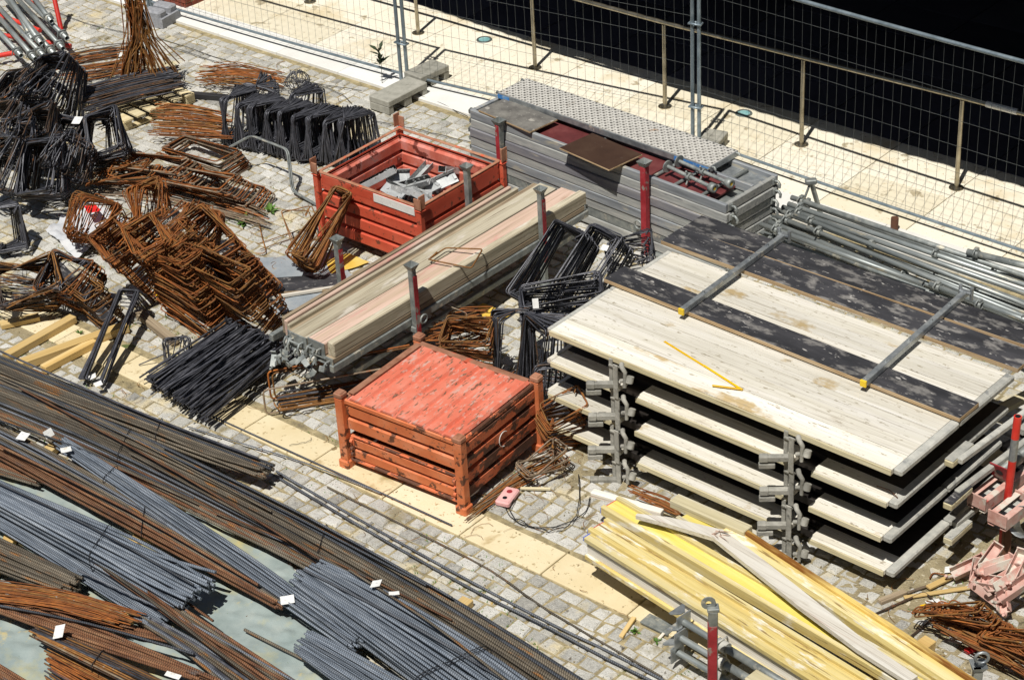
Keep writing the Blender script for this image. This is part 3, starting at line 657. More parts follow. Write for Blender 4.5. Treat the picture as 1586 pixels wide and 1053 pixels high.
# lid with ridges running from front to back
prof = []; nr = 7; p_ = (2*hx-.05)/nr
for k in range(nr):
    x0 = -hx+.04+k*p_; prof += [(x0, .735), (x0+.12*p_, .735), (x0+.25*p_, .760), (x0+.88*p_, .760)]
prof.append((hx-.01, .735)); vs = []
for x, z in prof: vs += [(x, -hy-.012, z), (x, hy-.03, z)]
m_n = len(prof)
for x, z in prof: vs += [(x, -hy-.012, z-.02), (x, hy-.03, z-.02)]
fs = []
for k in range(m_n-1):
    a = 2*k; fs.append((a, a+2, a+3, a+1)); b = 2*m_n+2*k; fs.append((b, b+1, b+3, b+2)); fs.append((a, 2*m_n+2*k, 2*m_n+2*k+2, a+2)); fs.append((a+1, a+3, 2*m_n+2*k+3, 2*m_n+2*k+1))
lid = part('lid', Geo().add(vs, fs), M_['orangefade'], t)
g = Geo()
for a, b, c_, d_ in ((0, hy-.035, 2*hx-.06, .06), (-hx+.030, 0, .06, 2*hy-.11)):
    g.bbox((a, b, .754), (c_, d_, .018), .004)
part('lid_edge', g, M_['orangerust'], t)
for sx in (-1, 1):
    for sy in (-1, 1):
        corner_post(.70, M_['orange'], t, sx*(hx+.02), sy*(hy+.02), 0, .0, s=.078)
g = Geo().bbox((-hx-.01, -hy-.018, .43), (.045, .004, .1), .001); part('white_sticker', g, M_['whitepaint'], t)
g = Geo().bbox((hx+.012, -hy+.17, .17), (.003, .18, .09), .001)
g2 = Geo(); g2.tube([(hx+.030, .03+.06*cos(a_*pi/8+.8), .43+.075*sin(a_*pi/8+.8)) for a_ in range(11)], .004, 5); part('white_mark', g2, M_['whitepaint'], t)
g = Geo().prism([(0, -.07), (.10, -.08), (.22, -.04), (.2, .02), (.12, .03), (.03, .04)], 0, .003, T((hx+.013, -hy+.06, .17)) @ Matrix.Rotation(pi/2, 4, 'Z') @ Matrix.Rotation(pi/2, 4, 'X')); part('white_patch', g, M_['whitepaint'], t)

# ---- open container
c, e, L, Wd = rect_frame([(496, 268.5), (652, 321.5), (771, 251), (617, 198)], .75)
az = atan2(e.y, e.x); hx, hy = L/2, Wd/2
t = thing('steel_container', 'open orange red steel container holding grey metal brackets', 'container', (c.x, c.y, 0), az); MC2 = MW[t.name].copy(); h2 = (hx, hy)
side_panels(t, hx, hy, .12, .60, 4, M_['orangered'], 'fblr', .035)
g = Geo().bbox((0, -hy, .70), (2*hx-.06, .034, .10), .008); part('front_plate', g, M_['orangered'], t)
g = Geo().bbox((hx, 0, .66), (.034, 2*hy-.06, .17), .008); part('side_plate', g, M_['orangered'], t)
g = Geo().bbox((0, -hy+.0, .757), (2*hx, .036, .012), .004).bbox((0, hy, .757), (2*hx, .036, .012), .004).bbox((-hx, 0, .7585), (.036, 2*hy, .012), .004).bbox((hx, 0, .7585), (.036, 2*hy, .012), .004)
part('rim', g, M_['orangerust'], t)
g = Geo().bbox((0, 0, .11), (2*hx-.06, 2*hy-.06, .03), .004); part('floor', g, M_['inside'], t)
for (M0, LL) in ((T((-hx+.032, -hy+.05, .13)) @ R3(0, 0, 90), 2*hy-.1), (T((-hx+.05, hy-.032, .13)), 2*hx-.1)):
    part('inner_panel', corrug(LL, .56, 4, .03), M_['inside'], t, M0)
g = Geo().bbox((.52*hx, -hy-.02, .70), (.52, .006, .085), .001); part('white_plate', g, M_['whitepaint'], t)
for sx in (-1, 1):
    for sy in (-1, 1):
        po = corner_post(.70, M_['orangered'], t, sx*(hx+.02), sy*(hy+.02), 0, .0)
        g = Geo()
        # upstanding stacking ears
        g.bbox((sx*(hx+.05), sy*(hy+.02), .83), (.012, .085, .14), .003).bbox((sx*(hx+.02), sy*(hy+.05), .81), (.085, .012, .11), .003)
        part('stacking_ear', g, M_['orangerust'], po, MW[po.name].inverted() @ MW[t.name])
# brackets inside
k_ = 0
spots_b = [(588, 286, 40, 'long grey bracket leaning on the left wall of the open container'), (617, 282, 50, 'flat grey bracket lying at the left in the open container'), (640, 292, 20, 'grey bracket in the middle of the open container'), (664, 296, 70, 'grey bracket near the front corner of the open container'),
           (650, 280, 100, 'slanting grey bracket near the back of the open container'), (690, 285, 60, 'upright grey bracket with holes at the right in the open container'), (702, 272, 95, 'white grey bracket by the right wall of the open container'), (610, 300, 10, 'dark edged grey bracket by the front wall of the open container')]
def bracket_mesh(L=.34, w=.09, v_=0):
    g = Geo(); g.bbox((0, 0, 0), (L, w, .006), .001)
    for k in range(3): g.tube([(L*(.05+.15*k), w/2-.003+.0045, .032), (L*(.05+.15*k), w/2-.003-.0045, .032)], .013, 8); g.bbox((0, w/2-.003, .03), (L, .006, .06), .001)
    if v_ != 1: g.bbox((0, -w/2+.003, .03), (L, .006, .06), .001)
    g.bbox((L/2-.02, 0, .012), (.03, w*.5, .02), .002); g.tube([(-L*.3, 0, .003), (-L*.3, 0, .012)], .014, 8); return g
for i in range(44):
    a_ = U(-.8, .8)*hx if i > 8 else U(-.1, .8)*hx; b_ = U(-.75, .6)*hy
    lz = .22+.02*i*.45
    if i < 8:
        p = MW[t.name].inverted() @ G(spots_b[i][0], spots_b[i][1], .50); a_, b_ = p.x, p.y; lz = .50+.05*random.random()
        lab = spots_b[i][3]; grp = None
    else: lab = 'grey metal bracket buried among the others in the open container'; grp = 'brackets lying inside the open container'; a_ = U(-.3, .8)*hx; lz = U(.22, .50)
    M0 = MC2 @ T((a_, b_, lz)) @ R3(U(-35, 35), U(-30, 30), U(0, 360) if i >= 8 else spots_b[i][2])
    if i == 0: br0 = {v_: bracket_mesh((.40, .24)[v_], (.09, .12)[v_], v_).mesh('metal_bracket', M_['bracket']) for v_ in range(2)}
    solo('metal_bracket', lab, 'bracket', br0[i % 2], M_['bracket'], M0, group=grp or None)

# ---- plank rack and planks
def prop_post(x, y, h, t, red=True, rot=0, ring=True):
    g = Geo(); M0 = T((x, y, 0)) @ R3(0, 0, rot)
    g.bbox((0, 0, h/2+.01), (.055, .055, h), .005, M0)
    g.bbox((0, 0, .015), (.09, .09, .02), .004, M0)
    po = part('post', g, M_['galvdull'], t)
    if red:
        g = Geo().bbox((.002, -.0315, h*.60), (.050, .004, h*.68), .001, M0).bbox((.0305, 0, h*.55), (.004, .05, h*.5), .001, M0); part('red_paint', g, M_['redworn'], po)
    g = Geo()   # flared collar on top
    a, b = .028, .05
    g.add([(-a, -a, h), (a, -a, h), (a, a, h), (-a, a, h), (-b, -b, h+.05), (b, -b, h+.05), (b, b, h+.05), (-b, b, h+.05)],
          [(0, 1, 5, 4), (1, 2, 6, 5), (2, 3, 7, 6), (3, 0, 4, 7), (0, 3, 2, 1)], M0)
    part('flared_cap', g, M_['galvdull'], po)
    if ring:
        g = Geo().tube([(.06+.04*cos(k*pi/6), -.04, .45+.04*sin(k*pi/6)) for k in range(12)], .010, 6, True, M0); part('lifting_ring', g, M_['galvdull'], po)
    return po
P0, P1 = G(517, 533, .66), G(908, 297, .66)      # near top edge of the plank pile
pd = (P1-P0); pd.z = 0; Lp = pd.length; azp = atan2(pd.y, pd.x)
tr = thing('plank_rack', 'galvanised stacking rack with worn red posts carrying the old planks', 'rack', (P0.x, P0.y, 0), azp)
iv = MW[tr.name].inverted()
W2 = .86
for (ppx, hh, rd_, rg) in (((653, 565), 1.0, True, True), ((835, 437), 1.0, True, True)):
    l = iv @ G(*ppx); l.y = -.045; prop_post(l.x, l.y, hh-.04, tr, rd_, 0, rg); yrack = l.y
lx = [(iv @ G(653, 565)).x, (iv @ G(835, 437)).x]
for x in lx: prop_post(x, W2, .93, tr, x < 1, 0, False)
g = Geo().bbox((Lp/2-.02, yrack+.055, .432), (Lp+.06, .05, .07), .006); part('side_beam', g, M_['galvdull'], tr)
g = Geo().bbox((Lp/2+.1, yrack+.10, .245), (Lp-.3, .045, .06), .006); part('side_beam', g, M_['galvdull'], tr)
g = Geo().bbox((Lp/2, W2-.06, .432), (Lp, .05, .07), .006); part('side_beam', g, M_['galvdull'], tr)
for x in lx: g = Geo().bbox((x, W2/2-.02, .365), (.07, W2+.1, .055), .005); part('cross_beam', g, M_['galvdull'], tr)
def plank(x0, L, y, z, w, h, m, lab, rz=0, hook=True, grp='old scaffold planks on the rack'):
    t = thing('scaffold_plank', lab, 'plank', M=MW[tr.name] @ T((x0, y, z)) @ R3(0, 0, rz), group=grp)
    part('board', Geo().bbox((L/2, 0, h/2), (L, w, h), .006), m, t)
    if hook:
        for x, s in ((0, -1), (L, 1)):
            g = Geo()
            g.bbox((x+s*.002, 0, h/2), (.012, w+.006, h+.006), .002)
            for yy in (-w*.3, w*.3):
                g.tube([(x+s*.006, yy, h*.5), (x+s*.05, yy, h*.55), (x+s*.075, yy, h*.2), (x+s*.07, yy, -h*.3)], .011, 6)
            g.tube([(x+s*.05, -w*.34, h*.52), (x+s*.05, w*.34, h*.52)], .010, 6)
            part('end_hook', g, M_['galvdull'], t)
ylo = 0.0
zb = .472
# lower layer, then upper layer of wide planks
plank(-.03, Lp, .085, zb, .17, .052, M_['wooddark'], 'dark bottom plank on the near side of the rack')
plank(-.02, Lp-.02, .27, zb, .18, .052, M_['wooddark'], 'dark bottom plank in the middle of the rack')
plank(-.02, Lp-.03, .46, zb, .18, .052, M_['wooddark'], 'dark bottom plank on the far side of the rack')
plank(.0, Lp, .043, zb+.055, .083, .128, M_['wood'], 'grey squared timber forming the near edge of the plank pile', 0, False)
plank(-.03, Lp, .185, zb+.060, .19, .108, M_['woodpink'], 'pink stained wide plank next to the near edge of the rack')
plank(-.05, Lp-.03, .385, zb+.055, .20, .112, M_['wood'], 'light brown wide plank in the middle of the rack', .35)
plank(-.02, Lp-.06, .50, zb+.056, .075, .09, M_['wooddark'], 'narrow weathered plank behind the middle of the rack', .8)
plank(.0, Lp-.30, .555, zb+.03, .040, .150, M_['wood'], 'grey plank standing on edge, nearest of the three', .9, False)
plank(.02, Lp-.36, .605, zb+.035, .040, .160, M_['woodpink'], 'pinkish plank standing on edge, middle of the three', 1.0, False)
plank(.04, Lp-.42, .655, zb+.04, .040, .160, M_['wooddark'], 'brown plank standing on edge, farthest of the three', 1.1, False)
# loose grey hooks heap at the front end
g0 = None
for i in range(12):
    g = Geo()
    g.bbox((0, 0, 0), (.13, .05, .008), .002).bbox((.06, 0, .02), (.01, .05, .05), .002); g.tube([(-.06, 0, 0), (-.09, 0, .02), (-.1, 0, .05)], .009, 6)
    solo('end_bracket', 'grey plank end bracket in the heap at the front of the rack', 'bracket', g, M_['galvdull'],
         MW[tr.name] @ T((U(-.22, -.06), U(.03, .60), U(.36, .56))) @ R3(U(-50, 50), U(-50, 50), U(0, 360)), group='plank end brackets at the front of the rack')

# ---- galvanised platform stack
Q = [G(*q, .80) for q in ((725.5, 170), (1122, 318))]
d = Q[1]-Q[0]; d.z = 0; LG = d.length; azg = atan2(d.y, d.x); WG = .78
MG = T((Q[0].x, Q[0].y, 0)) @ Matrix.Rotation(azg, 4, 'Z')
ords = ['top', 'second from the top', 'third from the top', 'fourth from the top', 'fifth from the top', 'sixth from the top', 'second lowest', 'lowest']
sidem = ['alu', 'alulight', 'aluviolet', 'alulight', 'alu', 'alulight', 'galvdull', 'alulight']
hgt = .092
for k in range(8):
    z = .80-(k+1)*(hgt+.004); off = 0 if k < 6 else .06; LL = LG-(.05 if k > 5 else 0)+U(-.012, .012)
    t = thing('scaffold_platform', '%s galvanised scaffold platform in the stack beside the fence' % ords[k], 'scaffold platform', M=MG @ T((off+U(-.012, .012), U(-.012, .012), z)), group=None)
    m = M_[sidem[k]]
    for yy in (.02, WG-.02):
        part('side_rail', Geo().bbox((LL/2, yy, hgt/2), (LL, .04, hgt), .006), m, t)
    for xx in (.02, LL-.02):
        part('end_rail', Geo().bbox((xx, WG/2, hgt/2), (.045, WG-.085, hgt-.006), .006), M_['alulight'] if xx > 1 else m, t)
    for xx, s in ((0, -1), (LL, 1)):
        for yy in (.07, WG-.07):
            g = Geo().tube([(xx, yy, hgt*.6), (xx+s*.05, yy, hgt*.7), (xx+s*.075, yy, hgt*.4), (xx+s*.07, yy, hgt*.05)], .014, 6).bbox((xx+s*.01, yy, hgt*.55), (.02, .05, .06), .004)
            part('hook', g, M_['galvdull'], t)
    if k == 0:
        part('centre_rail', Geo().bbox((LL/2, WG*.60, hgt/2), (LL-.1, .035, hgt-.004), .005), M_['alu'], t)
        part('red_panel', Geo().bbox((LL*.39, WG*.31, .035), (LL*.62, WG*.5, .02), .003), M_['redboard'], t)
        part('red_panel', Geo().bbox((LL*.82, WG*.31, .030), (LL*.22, WG*.5, .02), .003), M_['redboard'], t)
        g = Geo(); g.bbox((LL*.84, WG*.80, .025), (LL*.28, WG*.34, .008), .002)
        part('perforated_panel', g, M_['galv'], t)
        for xx in (.45*LL, .72*LL, .80*LL, .90*LL): part('cross_bar', Geo().tube([(xx, .05, .06), (xx, WG-.05, .06)], .018, 8), M_['galvdull'], t)
    else:
        part('deck', Geo().bbox((LL/2, WG/2, hgt-.012), (LL-.1, WG-.09, .012), .002), M_['galvdull'], t)
# perforated steel deck lying on top
c, e, L, Wd = rect_frame([(775, 143), (1102, 260), (1139, 231), (812, 122)], .87)
t = thing('perforated_deck', 'pale perforated steel deck with blue marked ends on top of the platform stack', 'scaffold platform', (c.x, c.y, .805), atan2(e.y, e.x))
hx, hy = L/2, .215
for s in (-1, 1): part('side_rail', Geo().bbox((0, s*hy, .032), (2*hx, .012, .062), .003), M_['galv'], t)
for s in (-1, 1): part('end_rail', Geo().bbox((s*hx, 0, .034), (.02, 2*hy, .058), .003), M_['galv'], t)
pm = mat('perforated_galvanised', ['d3d0c7', 'e0ddd4', 'ebe8de'], 10, rough=.6, metal=.2, bump=.2, spots=('b98d62', 4, .62, .08))
g = Geo(); nx, ny = 66, 10; cw, cd = 2*hx/nx, (2*hy-.01)/ny
# sheet with a real hole in each cell (square cell minus small octagon)
for i in range(nx):
    for j in range(ny):
        cx_, cy_ = -hx+cw*(i+.5), -hy+.005+cd*(j+.5)
        vs = [(cx_-cw/2, cy_-cd/2, .064), (cx_+cw/2, cy_-cd/2, .064), (cx_+cw/2, cy_+cd/2, .064), (cx_-cw/2, cy_+cd/2, .064)]
        big = (i+j) % 2 == 0; r_ = .011 if big else .007; zz = .064+(.003 if big else -.002)
        vs += [(cx_+r_*a, cy_+r_*b, zz) for a, b in ((-1, -1), (1, -1), (1, 1), (-1, 1))]
        g.add(vs, [(0, 1, 5, 4), (1, 2, 6, 5), (2, 3, 7, 6), (3, 0, 4, 7)])
part('perforated_plate', g, pm, t)
part('underside', Geo().bbox((0, 0, .02), (2*hx-.03, 2*hy-.03, .004), .001), M_['greyboard'], t)
for x0, x1 in ((-hx+.0, -hx+.16), (hx-.42, hx-.0)): part('blue_marking', Geo().bbox(((x0+x1)/2, -hy-.0075, .03), (x1-x0, .003, .045), .001), M_['bluecap'], t)
for s in (-1, 1):
    for yy in (-hy+.03, hy-.03): part('hook', Geo().tube([(s*hx, yy, .05), (s*(hx+.04), yy, .055), (s*(hx+.05), yy, .03)], .012, 6), M_['galvdull'], t)
# grey board, brown plywood
def board(name, lab, cat, px, z, th, m, edge=None, tilt=(0, 0), grp=None):
    c, e, L, Wd = rect_frame(px, z)
    t = thing(name, lab, cat, M=T((c.x, c.y, z-th)) @ Matrix.Rotation(atan2(e.y, e.x), 4, 'Z') @ R3(tilt[0], tilt[1], 0), group=grp)
    part('board_core', Geo().bbox((0, 0, th/2-.0015), (L, Wd, th-.003), .002), edge or M_['boardedge'], t)
    part('top_film', Geo().bbox((0, 0, th-.001), (L-.004, Wd-.004, .003), .001), m, t)
    return t, L, Wd
board('grey_board', 'dusty grey board lying on the left end of the platform stack', 'board', [(738, 169), (818, 203), (866, 186), (786, 153)], .825, .02, M_['greyboard'])
board('plywood_sheet', 'brown film faced plywood sheet overhanging the side of the platform stack', 'plywood', [(866, 226), (936, 262), (1002, 240), (918, 209)], .835, .018, M_['plywood'])
# jacks lying on the stack
def jack(px0, px1, z, lab):
    a, b = G(*px0, z), G(*px1, z); L = (b-a).length
    t = thing('base_jack', lab, 'scaffold jack', M=frame(a, b))
    part('spindle', Geo().tube([(0, 0, 0), (L, 0, 0)], .019, 10), M_['galvdull'], t)
    part('foot_plate', Geo().tube([(-.005, 0, 0), (.007, 0, 0)], .06, 14), M_['galvdull'], t)
    g = Geo().tube([(L*.45, 0, 0), (L*.5, 0, 0)], .038, 10)
    for k in range(3): g.tube([(L*.47, 0, 0), (L*.47, .08*cos(k*2.1), .08*sin(k*2.1))], .010, 6)
    part('wing_nut', g, M_['galvdull'], t)
    part('end_collar', Geo().pipe((L-.05, 0, 0), (L+.01, 0, 0), .045, .02, 12), M_['galvdull'], t); part('yellow_face', Geo().tube([(L, 0, 0), (L+.006, 0, 0)], .019, 10), M_['yellowcap'], t)
jack((1034, 258), (1106, 292), .85, 'scaffold jack lying on the platform stack, nearer of the two')
jack((1052, 250), (1132, 285), .85, 'scaffold jack lying on the platform stack, behind the other')
# rack under the galvanised stack with two red posts
tg = thing('platform_rack', 'stacking rack with red posts under the galvanised platform stack', 'rack', M=MG.copy())
iv = MG.inverted()
for (q, hh, rg) in (((1010, 388), .94, True), ((816, 285), .80, False)):
    l = iv @ G(*q)
    g = Geo().bbox((0, 0, hh/2), (.065, .065, hh), .006, T((l.x, min(l.y, -.06), 0)))
    po = part('post', g, M_['redworn'] if rg else M_['galvdull'], tg)
    if not rg: part('red_paint', Geo().bbox((l.x-.0, min(l.y, -.06)-.034, hh*.7), (.05, .004, hh*.6), .001), M_['redworn'], po)
    h_ = hh; a, b = .033, .055; M0 = T((l.x, min(l.y, -.06), 0))
    part('flared_cap', Geo().add([(-a, -a, h_), (a, -a, h_), (a, a, h_), (-a, a, h_), (-b, -b, h_+.05), (b, -b, h_+.05), (b, b, h_+.05), (-b, b, h_+.05)],
          [(0, 1, 5, 4), (1, 2, 6, 5), (2, 3, 7, 6), (3, 0, 4, 7), (0, 3, 2, 1)], M0), M_['galvdull'], po)
    if rg: part('lifting_ring', Geo().tube([(l.x-.10+.045*cos(k*pi/6), -.05, .28+.045*sin(k*pi/6)) for k in range(12)], .011, 6, True), M_['galvdull'], po)
part('base_beam', Geo().bbox((LG*.3, WG/2, .013), (.08, WG+.1, .026), .004), M_['galvdull'], tg)
part('base_beam', Geo().bbox((LG*.76, WG/2, .013), (.08, WG+.1, .026), .004), M_['galvdull'], tg)
# ================================================================== WHITE PLATFORM STACK
c, e, L, Wd = rect_frame([(852, 508), (1396, 736), (1572, 580), (1030, 388)], 1.12)
MP = T((c.x, c.y, 0)) @ Matrix.Rotation(atan2(e.y, e.x), 4, 'Z') @ T((-L/2, -Wd/2, 0))     # x along the near edge, y away
iP = MP.inverted(); LP, WP = L, Wd
lev = [1.12, .815, .51, .205]; names = ['topmost', 'second from the top', 'third from the top', 'lowest']
bx = [(iP @ G(966, 556, 1.1)).x, (iP @ G(1237, 668, 1.1)).x]
clamp_g = None
for k, z in enumerate(lev):
    off = (0, -.03, -.05, -.02)[k]; offy = (0, .012, -.008, .006)[k]
    t = thing('platform_table', '%s bleached folding work platform in the right hand stack' % names[k], 'work platform', M=MP @ T((off, offy, z)))
    th = .042
    # near panel of four boards, far panel of four boards
    y = 0.0
    for j, w in enumerate((.21, .20, .19, .195, .19, .2, .2, .19)):
        w = w*WP/1.575
        g = Geo(); n = 12; jz = U(-.002, .002); x0, x1 = .045+U(-.004, .004), LP-.075
        vs = []
        for i in range(n+1):      # slightly uneven long edges
            x = x0+(x1-x0)*i/n; a = U(-.0015, .0015) if j else U(-.006, .004); b = U(-.0015, .0015)
            vs += [(x, y+.0015+a, -th+jz), (x, y+.0015+a, jz), (x, y+w-.0015+b, jz), (x, y+w-.0015+b, -th+jz)]
        fs = [(4*i+q, 4*(i+1)+q, 4*(i+1)+(q+1) % 4, 4*i+(q+1) % 4) for i in range(n) for q in range(4)]+[(0, 1, 2, 3), (4*n+3, 4*n+2, 4*n+1, 4*n)]
        g.add(vs, fs)
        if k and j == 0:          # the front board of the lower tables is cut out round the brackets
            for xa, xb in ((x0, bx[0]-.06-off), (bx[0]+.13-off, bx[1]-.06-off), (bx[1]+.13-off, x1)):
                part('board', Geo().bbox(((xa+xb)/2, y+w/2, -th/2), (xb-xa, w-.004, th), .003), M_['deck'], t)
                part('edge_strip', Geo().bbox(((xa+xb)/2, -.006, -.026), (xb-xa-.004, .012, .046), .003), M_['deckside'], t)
        else: o = part('board', g, M_['deck'] if k == 0 else M_['undershade'], t)  # inner boards of lower tables coloured dark as shade between levels
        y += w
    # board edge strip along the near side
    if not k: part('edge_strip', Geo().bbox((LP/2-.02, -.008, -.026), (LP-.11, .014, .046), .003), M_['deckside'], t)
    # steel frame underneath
    part('under_frame', Geo().bbox((LP/2, .16, -.082), (LP-.2, .06, .07), .004).bbox((LP/2, WP-.1, -.082), (LP-.2, .06, .07), .004), M_['undershade'], t)  # frame coloured dark for the shade below the boards
    for yy, s in ((0, 0), (WP/2, 1)):
        part('end_bar', Geo().bbox((LP-.035, yy+WP/4, -.014), (.075, WP/2-.012, .055), .012), M_['deckedge'], t)
        part('end_bar', Geo().bbox((.022, yy+WP/4, -.018), (.045, WP/2-.012, .042), .006), M_['deckedge'] if k == 0 else M_['deck'], t)
    for x in bx:
        g = Geo(); dn = .03 if k == 3 else 0
        g.bbox((x-.045-off, -.07, -.13+dn), (.035, .012, .30-2*dn), .003).bbox((x+.02-off, -.095, -.155+dn*1.6), (.045, .014, .31-3*dn), .003)
        g.bbox((x-.01-off, -.075, -.035), (.09, .03, .018), .003)
        br_ = part('hanging_bracket', g, M_['clampgrey'], t)
        g = Geo()   # cast clamp: hooked knuckle
        g.tube([(x+.055-off, -.06, -.0), (x+.09-off, -.10, .005), (x+.12-off, -.10, -.03), (x+.11-off, -.09, -.08), (x+.115-off, -.10, -.17)], .021, 8, r1=.014)
        g.tube([(x+.15-off, -.07, -.07), (x+.15-off, -.09, -.12)], .03, 8).tube([(x+.05-off, -.07, -.15), (x+.16-off, -.07, -.10)], .018, 8)
        part('clamp', g, M_['clampgrey'], br_)
        g = Geo(); g.bbox((0, 0, 0), (.05, .20, .045), .005); g.bbox((0, -.12, 0), (.06, .07, .055), .008)
        part('square_arm', g, M_['clampgrey'], br_, T((x-.035-off, -.10, -.20)) @ R3(0, 0, -52) @ T((0, -.03, 0)))
        g = Geo().bbox((0, -.10, 0), (.045, .12, .04), .004)
        part('small_block', g, M_['clampgrey'], br_, T((x-.055-off, -.12, -.26)) @ R3(0, 0, -50))
# short spacers between the platforms at the right hand end
for (q, z, wd) in (((1486, 698), .955, 'first spacer timber below the topmost platform at the right end'), ((1484, 764), .655, 'black topped spacer timber between second and third platform'), ((1484, 818), .345, 'grey spacer timber between third and lowest platform')):
    p = iP @ G(*q, z); sp_ = thing('spacer_timber', wd, 'timber', M=MP @ T((p.x, p.y, p.z)))
    part('core', Geo().bbox((0, 0, -.035), (.075, .30, .055), .008), M_['deckside'], sp_)
    part('top_face', Geo().bbox((0, 0, -.004), (.07, .29, .006), .002), M_['blackboard' if 'black' in wd else 'deckedge'], sp_)
# black boards on top
zt = 1.172
board('black_board', 'single narrow black film board across the near half of the topmost platform', 'board', [(937, 432), (1487, 648), (1516, 623), (965, 411)], zt-.002, .035, M_['blackboard'])
board('black_board', 'black film board on the far half of the topmost platform, nearer of the pair', 'board', [(1024, 371), (1574, 572), (1609, 545), (1055, 353)], zt, .038, M_['blackboard'])
board('black_board', 'black film board along the far edge of the topmost platform', 'board', [(1057, 352), (1611, 543), (1638, 518), (1086, 334)], zt, .038, M_['blackboard'])
for (q0, q1, lab) in (((1056, 482), (1216, 364), 'galvanised steel bar with yellow end cap lying across the black boards, left one'), ((1338, 593), (1497, 452), 'galvanised steel bar with yellow end cap lying across the black boards, right one')):
    z = zt+.03; a, b = G(*q0, z), G(*q1, z); L = (b-a).length
    t = thing('steel_bar', lab, 'steel bar', M=frame(a, b), group=None)
    g = Geo().bbox((L/2, 0, 0), (L, .048, .052), .004)
    for x in (.2, .42, .64, .82): g.tube([(L*x, .0, .02), (L*x, .0, .042)], .011, 6)
    part('profile', g, M_['galv'], t)
    part('yellow_cap', Geo().bbox((-.008, 0, 0), (.02, .053, .057), .004), M_['yellowcap'], t)
    for yy in (-.06, .04): part('end_pin', Geo().tube([(L-.03, yy, -.04), (L-.03, yy, .07)], .016, 8).bbox((L-.03, yy*.5, .02), (.05, abs(yy), .02), .003), M_['galv'], t)
# folding ruler
z = 1.124
t = thing('folding_ruler', 'yellow folding ruler opened in a sharp angle on the bleached boards', 'ruler', G(1150, 605, z))
def strip3(p0, p1, w, h, dz=0):
    a, b = G(*p0, z), G(*p1, z); M = frame(a, b); L = (b-a).length; return Geo().bbox((L/2, 0, h/2+dz), (L, w, h), .001), M
for q0, q1, dz in (((1029, 529), (1092, 568), 0), ((1090, 567), (1150, 605), .005), ((1150, 605), (1103, 599), .011)):
    g, M = strip3(q0, q1, .018, .005, dz); part('ruler_leaf', g, M_['yellowplate'], t, world=M)
solo('broken_twig', 'thin brown splinter lying on the second platform', 'twig', Geo().tube([(0, 0, 0), (.1, .02, .003), (.2, -.01, 0)], .004, 5), M_['brass'], T(G(1358, 752, .84)) @ R3(0, 0, -50))

# timber ends and boards behind the pole at the right edge
for i, (q, z, w, m, lab) in enumerate((((1562, 628), .45, .09, 'deckside', 'timber end at the right edge above the red and white pole base'), ((1570, 690), .30, .12, 'blackboard', 'dark topped timber end right of the platform stack'), ((1592, 660), .40, .08, 'deckedge', 'grey timber end behind the red and white pole'))):
    solo('timber_end', lab, 'timber', Geo().bbox((.35, 0, 0), (.9, w, .06), .006), M_[m], MP @ T(iP @ G(*q, z)) @ R3(0, 0, 78))
solo('timber_beam', 'yellowish timber beam lying under the pink walings right of the stack', 'timber', Geo().bbox((.3, 0, 0), (1.9, .11, .08), .006), M_['deckside'], MP @ T(iP @ G(1540, 712, .12)) @ R3(0, 0, 84))
for i in range(3):
    solo('steel_strut', ('upper', 'middle', 'lower')[i]+' pale steel arm reaching under the right end of the platform stack', 'steel arm', Geo().bbox((0, .35, 0), (.05, .9, .05), .008), M_['deckedge'], MP @ T((LP+.12, WP*.45, .93-.285*i)) @ R3(0, 0, -4))

# ================================================================== GALVANISED TUBES
tubes = [((1226, 306), (1660, 452), .50, .025), ((1221, 316), (1660, 466), .47, .025), ((1212, 321), (1660, 480), .44, .025), ((1196, 322), (1660, 497), .42, .025), ((1196, 333), (1660, 512), .40, .025),
         ((1192, 344), (1660, 528), .36, .025), ((1186, 352), (1660, 541), .33, .025), ((1178, 347), (1430, 440), .46, .025), ((1180, 360), (1660, 556), .30, .025), ((1170, 364), (1660, 572), .30, .025),
         ((1230, 332), (1660, 500), .50, .022), ((1250, 352), (1660, 520), .46, .022), ((1498, 390), (1680, 434), .56, .030), ((1240, 312), (1660, 462), .36, .025), ((1440, 440), (1680, 530), .44, .025),
         ((1200, 340), (1650, 498), .2, .025), ((1190, 352), (1650, 520), .18, .025), ((1182, 362), (1650, 545), .16, .025), ((1172, 372), (1650, 575), .15, .025)]
wd = ['farthest', 'second farthest', 'third farthest', 'fourth farthest', 'fifth farthest', 'sixth farthest', 'seventh farthest']
for i, (q0, q1, z, r) in enumerate(tubes):
    a, b = G(*q0, z), G(*q1, z+U(-.02, .02)); L = (b-a).length
    lab = ('%s long galvanised scaffold tube in the heap behind the black boards' % wd[i]) if i < 7 else \
        {7: 'short galvanised tube ending beside the right steel bar', 8: 'galvanised tube nearest but one to the black boards', 9: 'galvanised tube nearest to the black boards', 10: 'thinner cement stained tube on top of the heap', 11: 'second thinner tube on top of the heap', 12: 'thick galvanised tube starting at the right against the fence', 13: 'galvanised tube tight against the fence', 14: 'galvanised tube starting beside the right steel bar'}.get(i, 'galvanised tube at the bottom of the heap')
    t = thing('scaffold_tube', lab, 'scaffold tube', M=frame(a, b), group='galvanised scaffold tubes heaped by the fence')
    part('pipe', Geo().pipe((0, 0, 0), (L, 0, 0), r, r-.004, 12), M_['galvtube' if i % 3 else 'galvdull'], t)
    for x in ([U(.08, .2)] if i < 12 else [.06])+([U(.8, 2.4)] if i % 2 else []):
        g = Geo().pipe((x, 0, 0), (x+.05, 0, 0), r+.012, r+.001, 12).bbox((x+.025, 0, r+.02), (.04, .05, .025), .005).tube([(x+.02, -.05, .0), (x+.02, -.07, .03), (x+.02, -.03, .05)], .009, 6)
        part('coupler', g, M_['galvdull'], t)
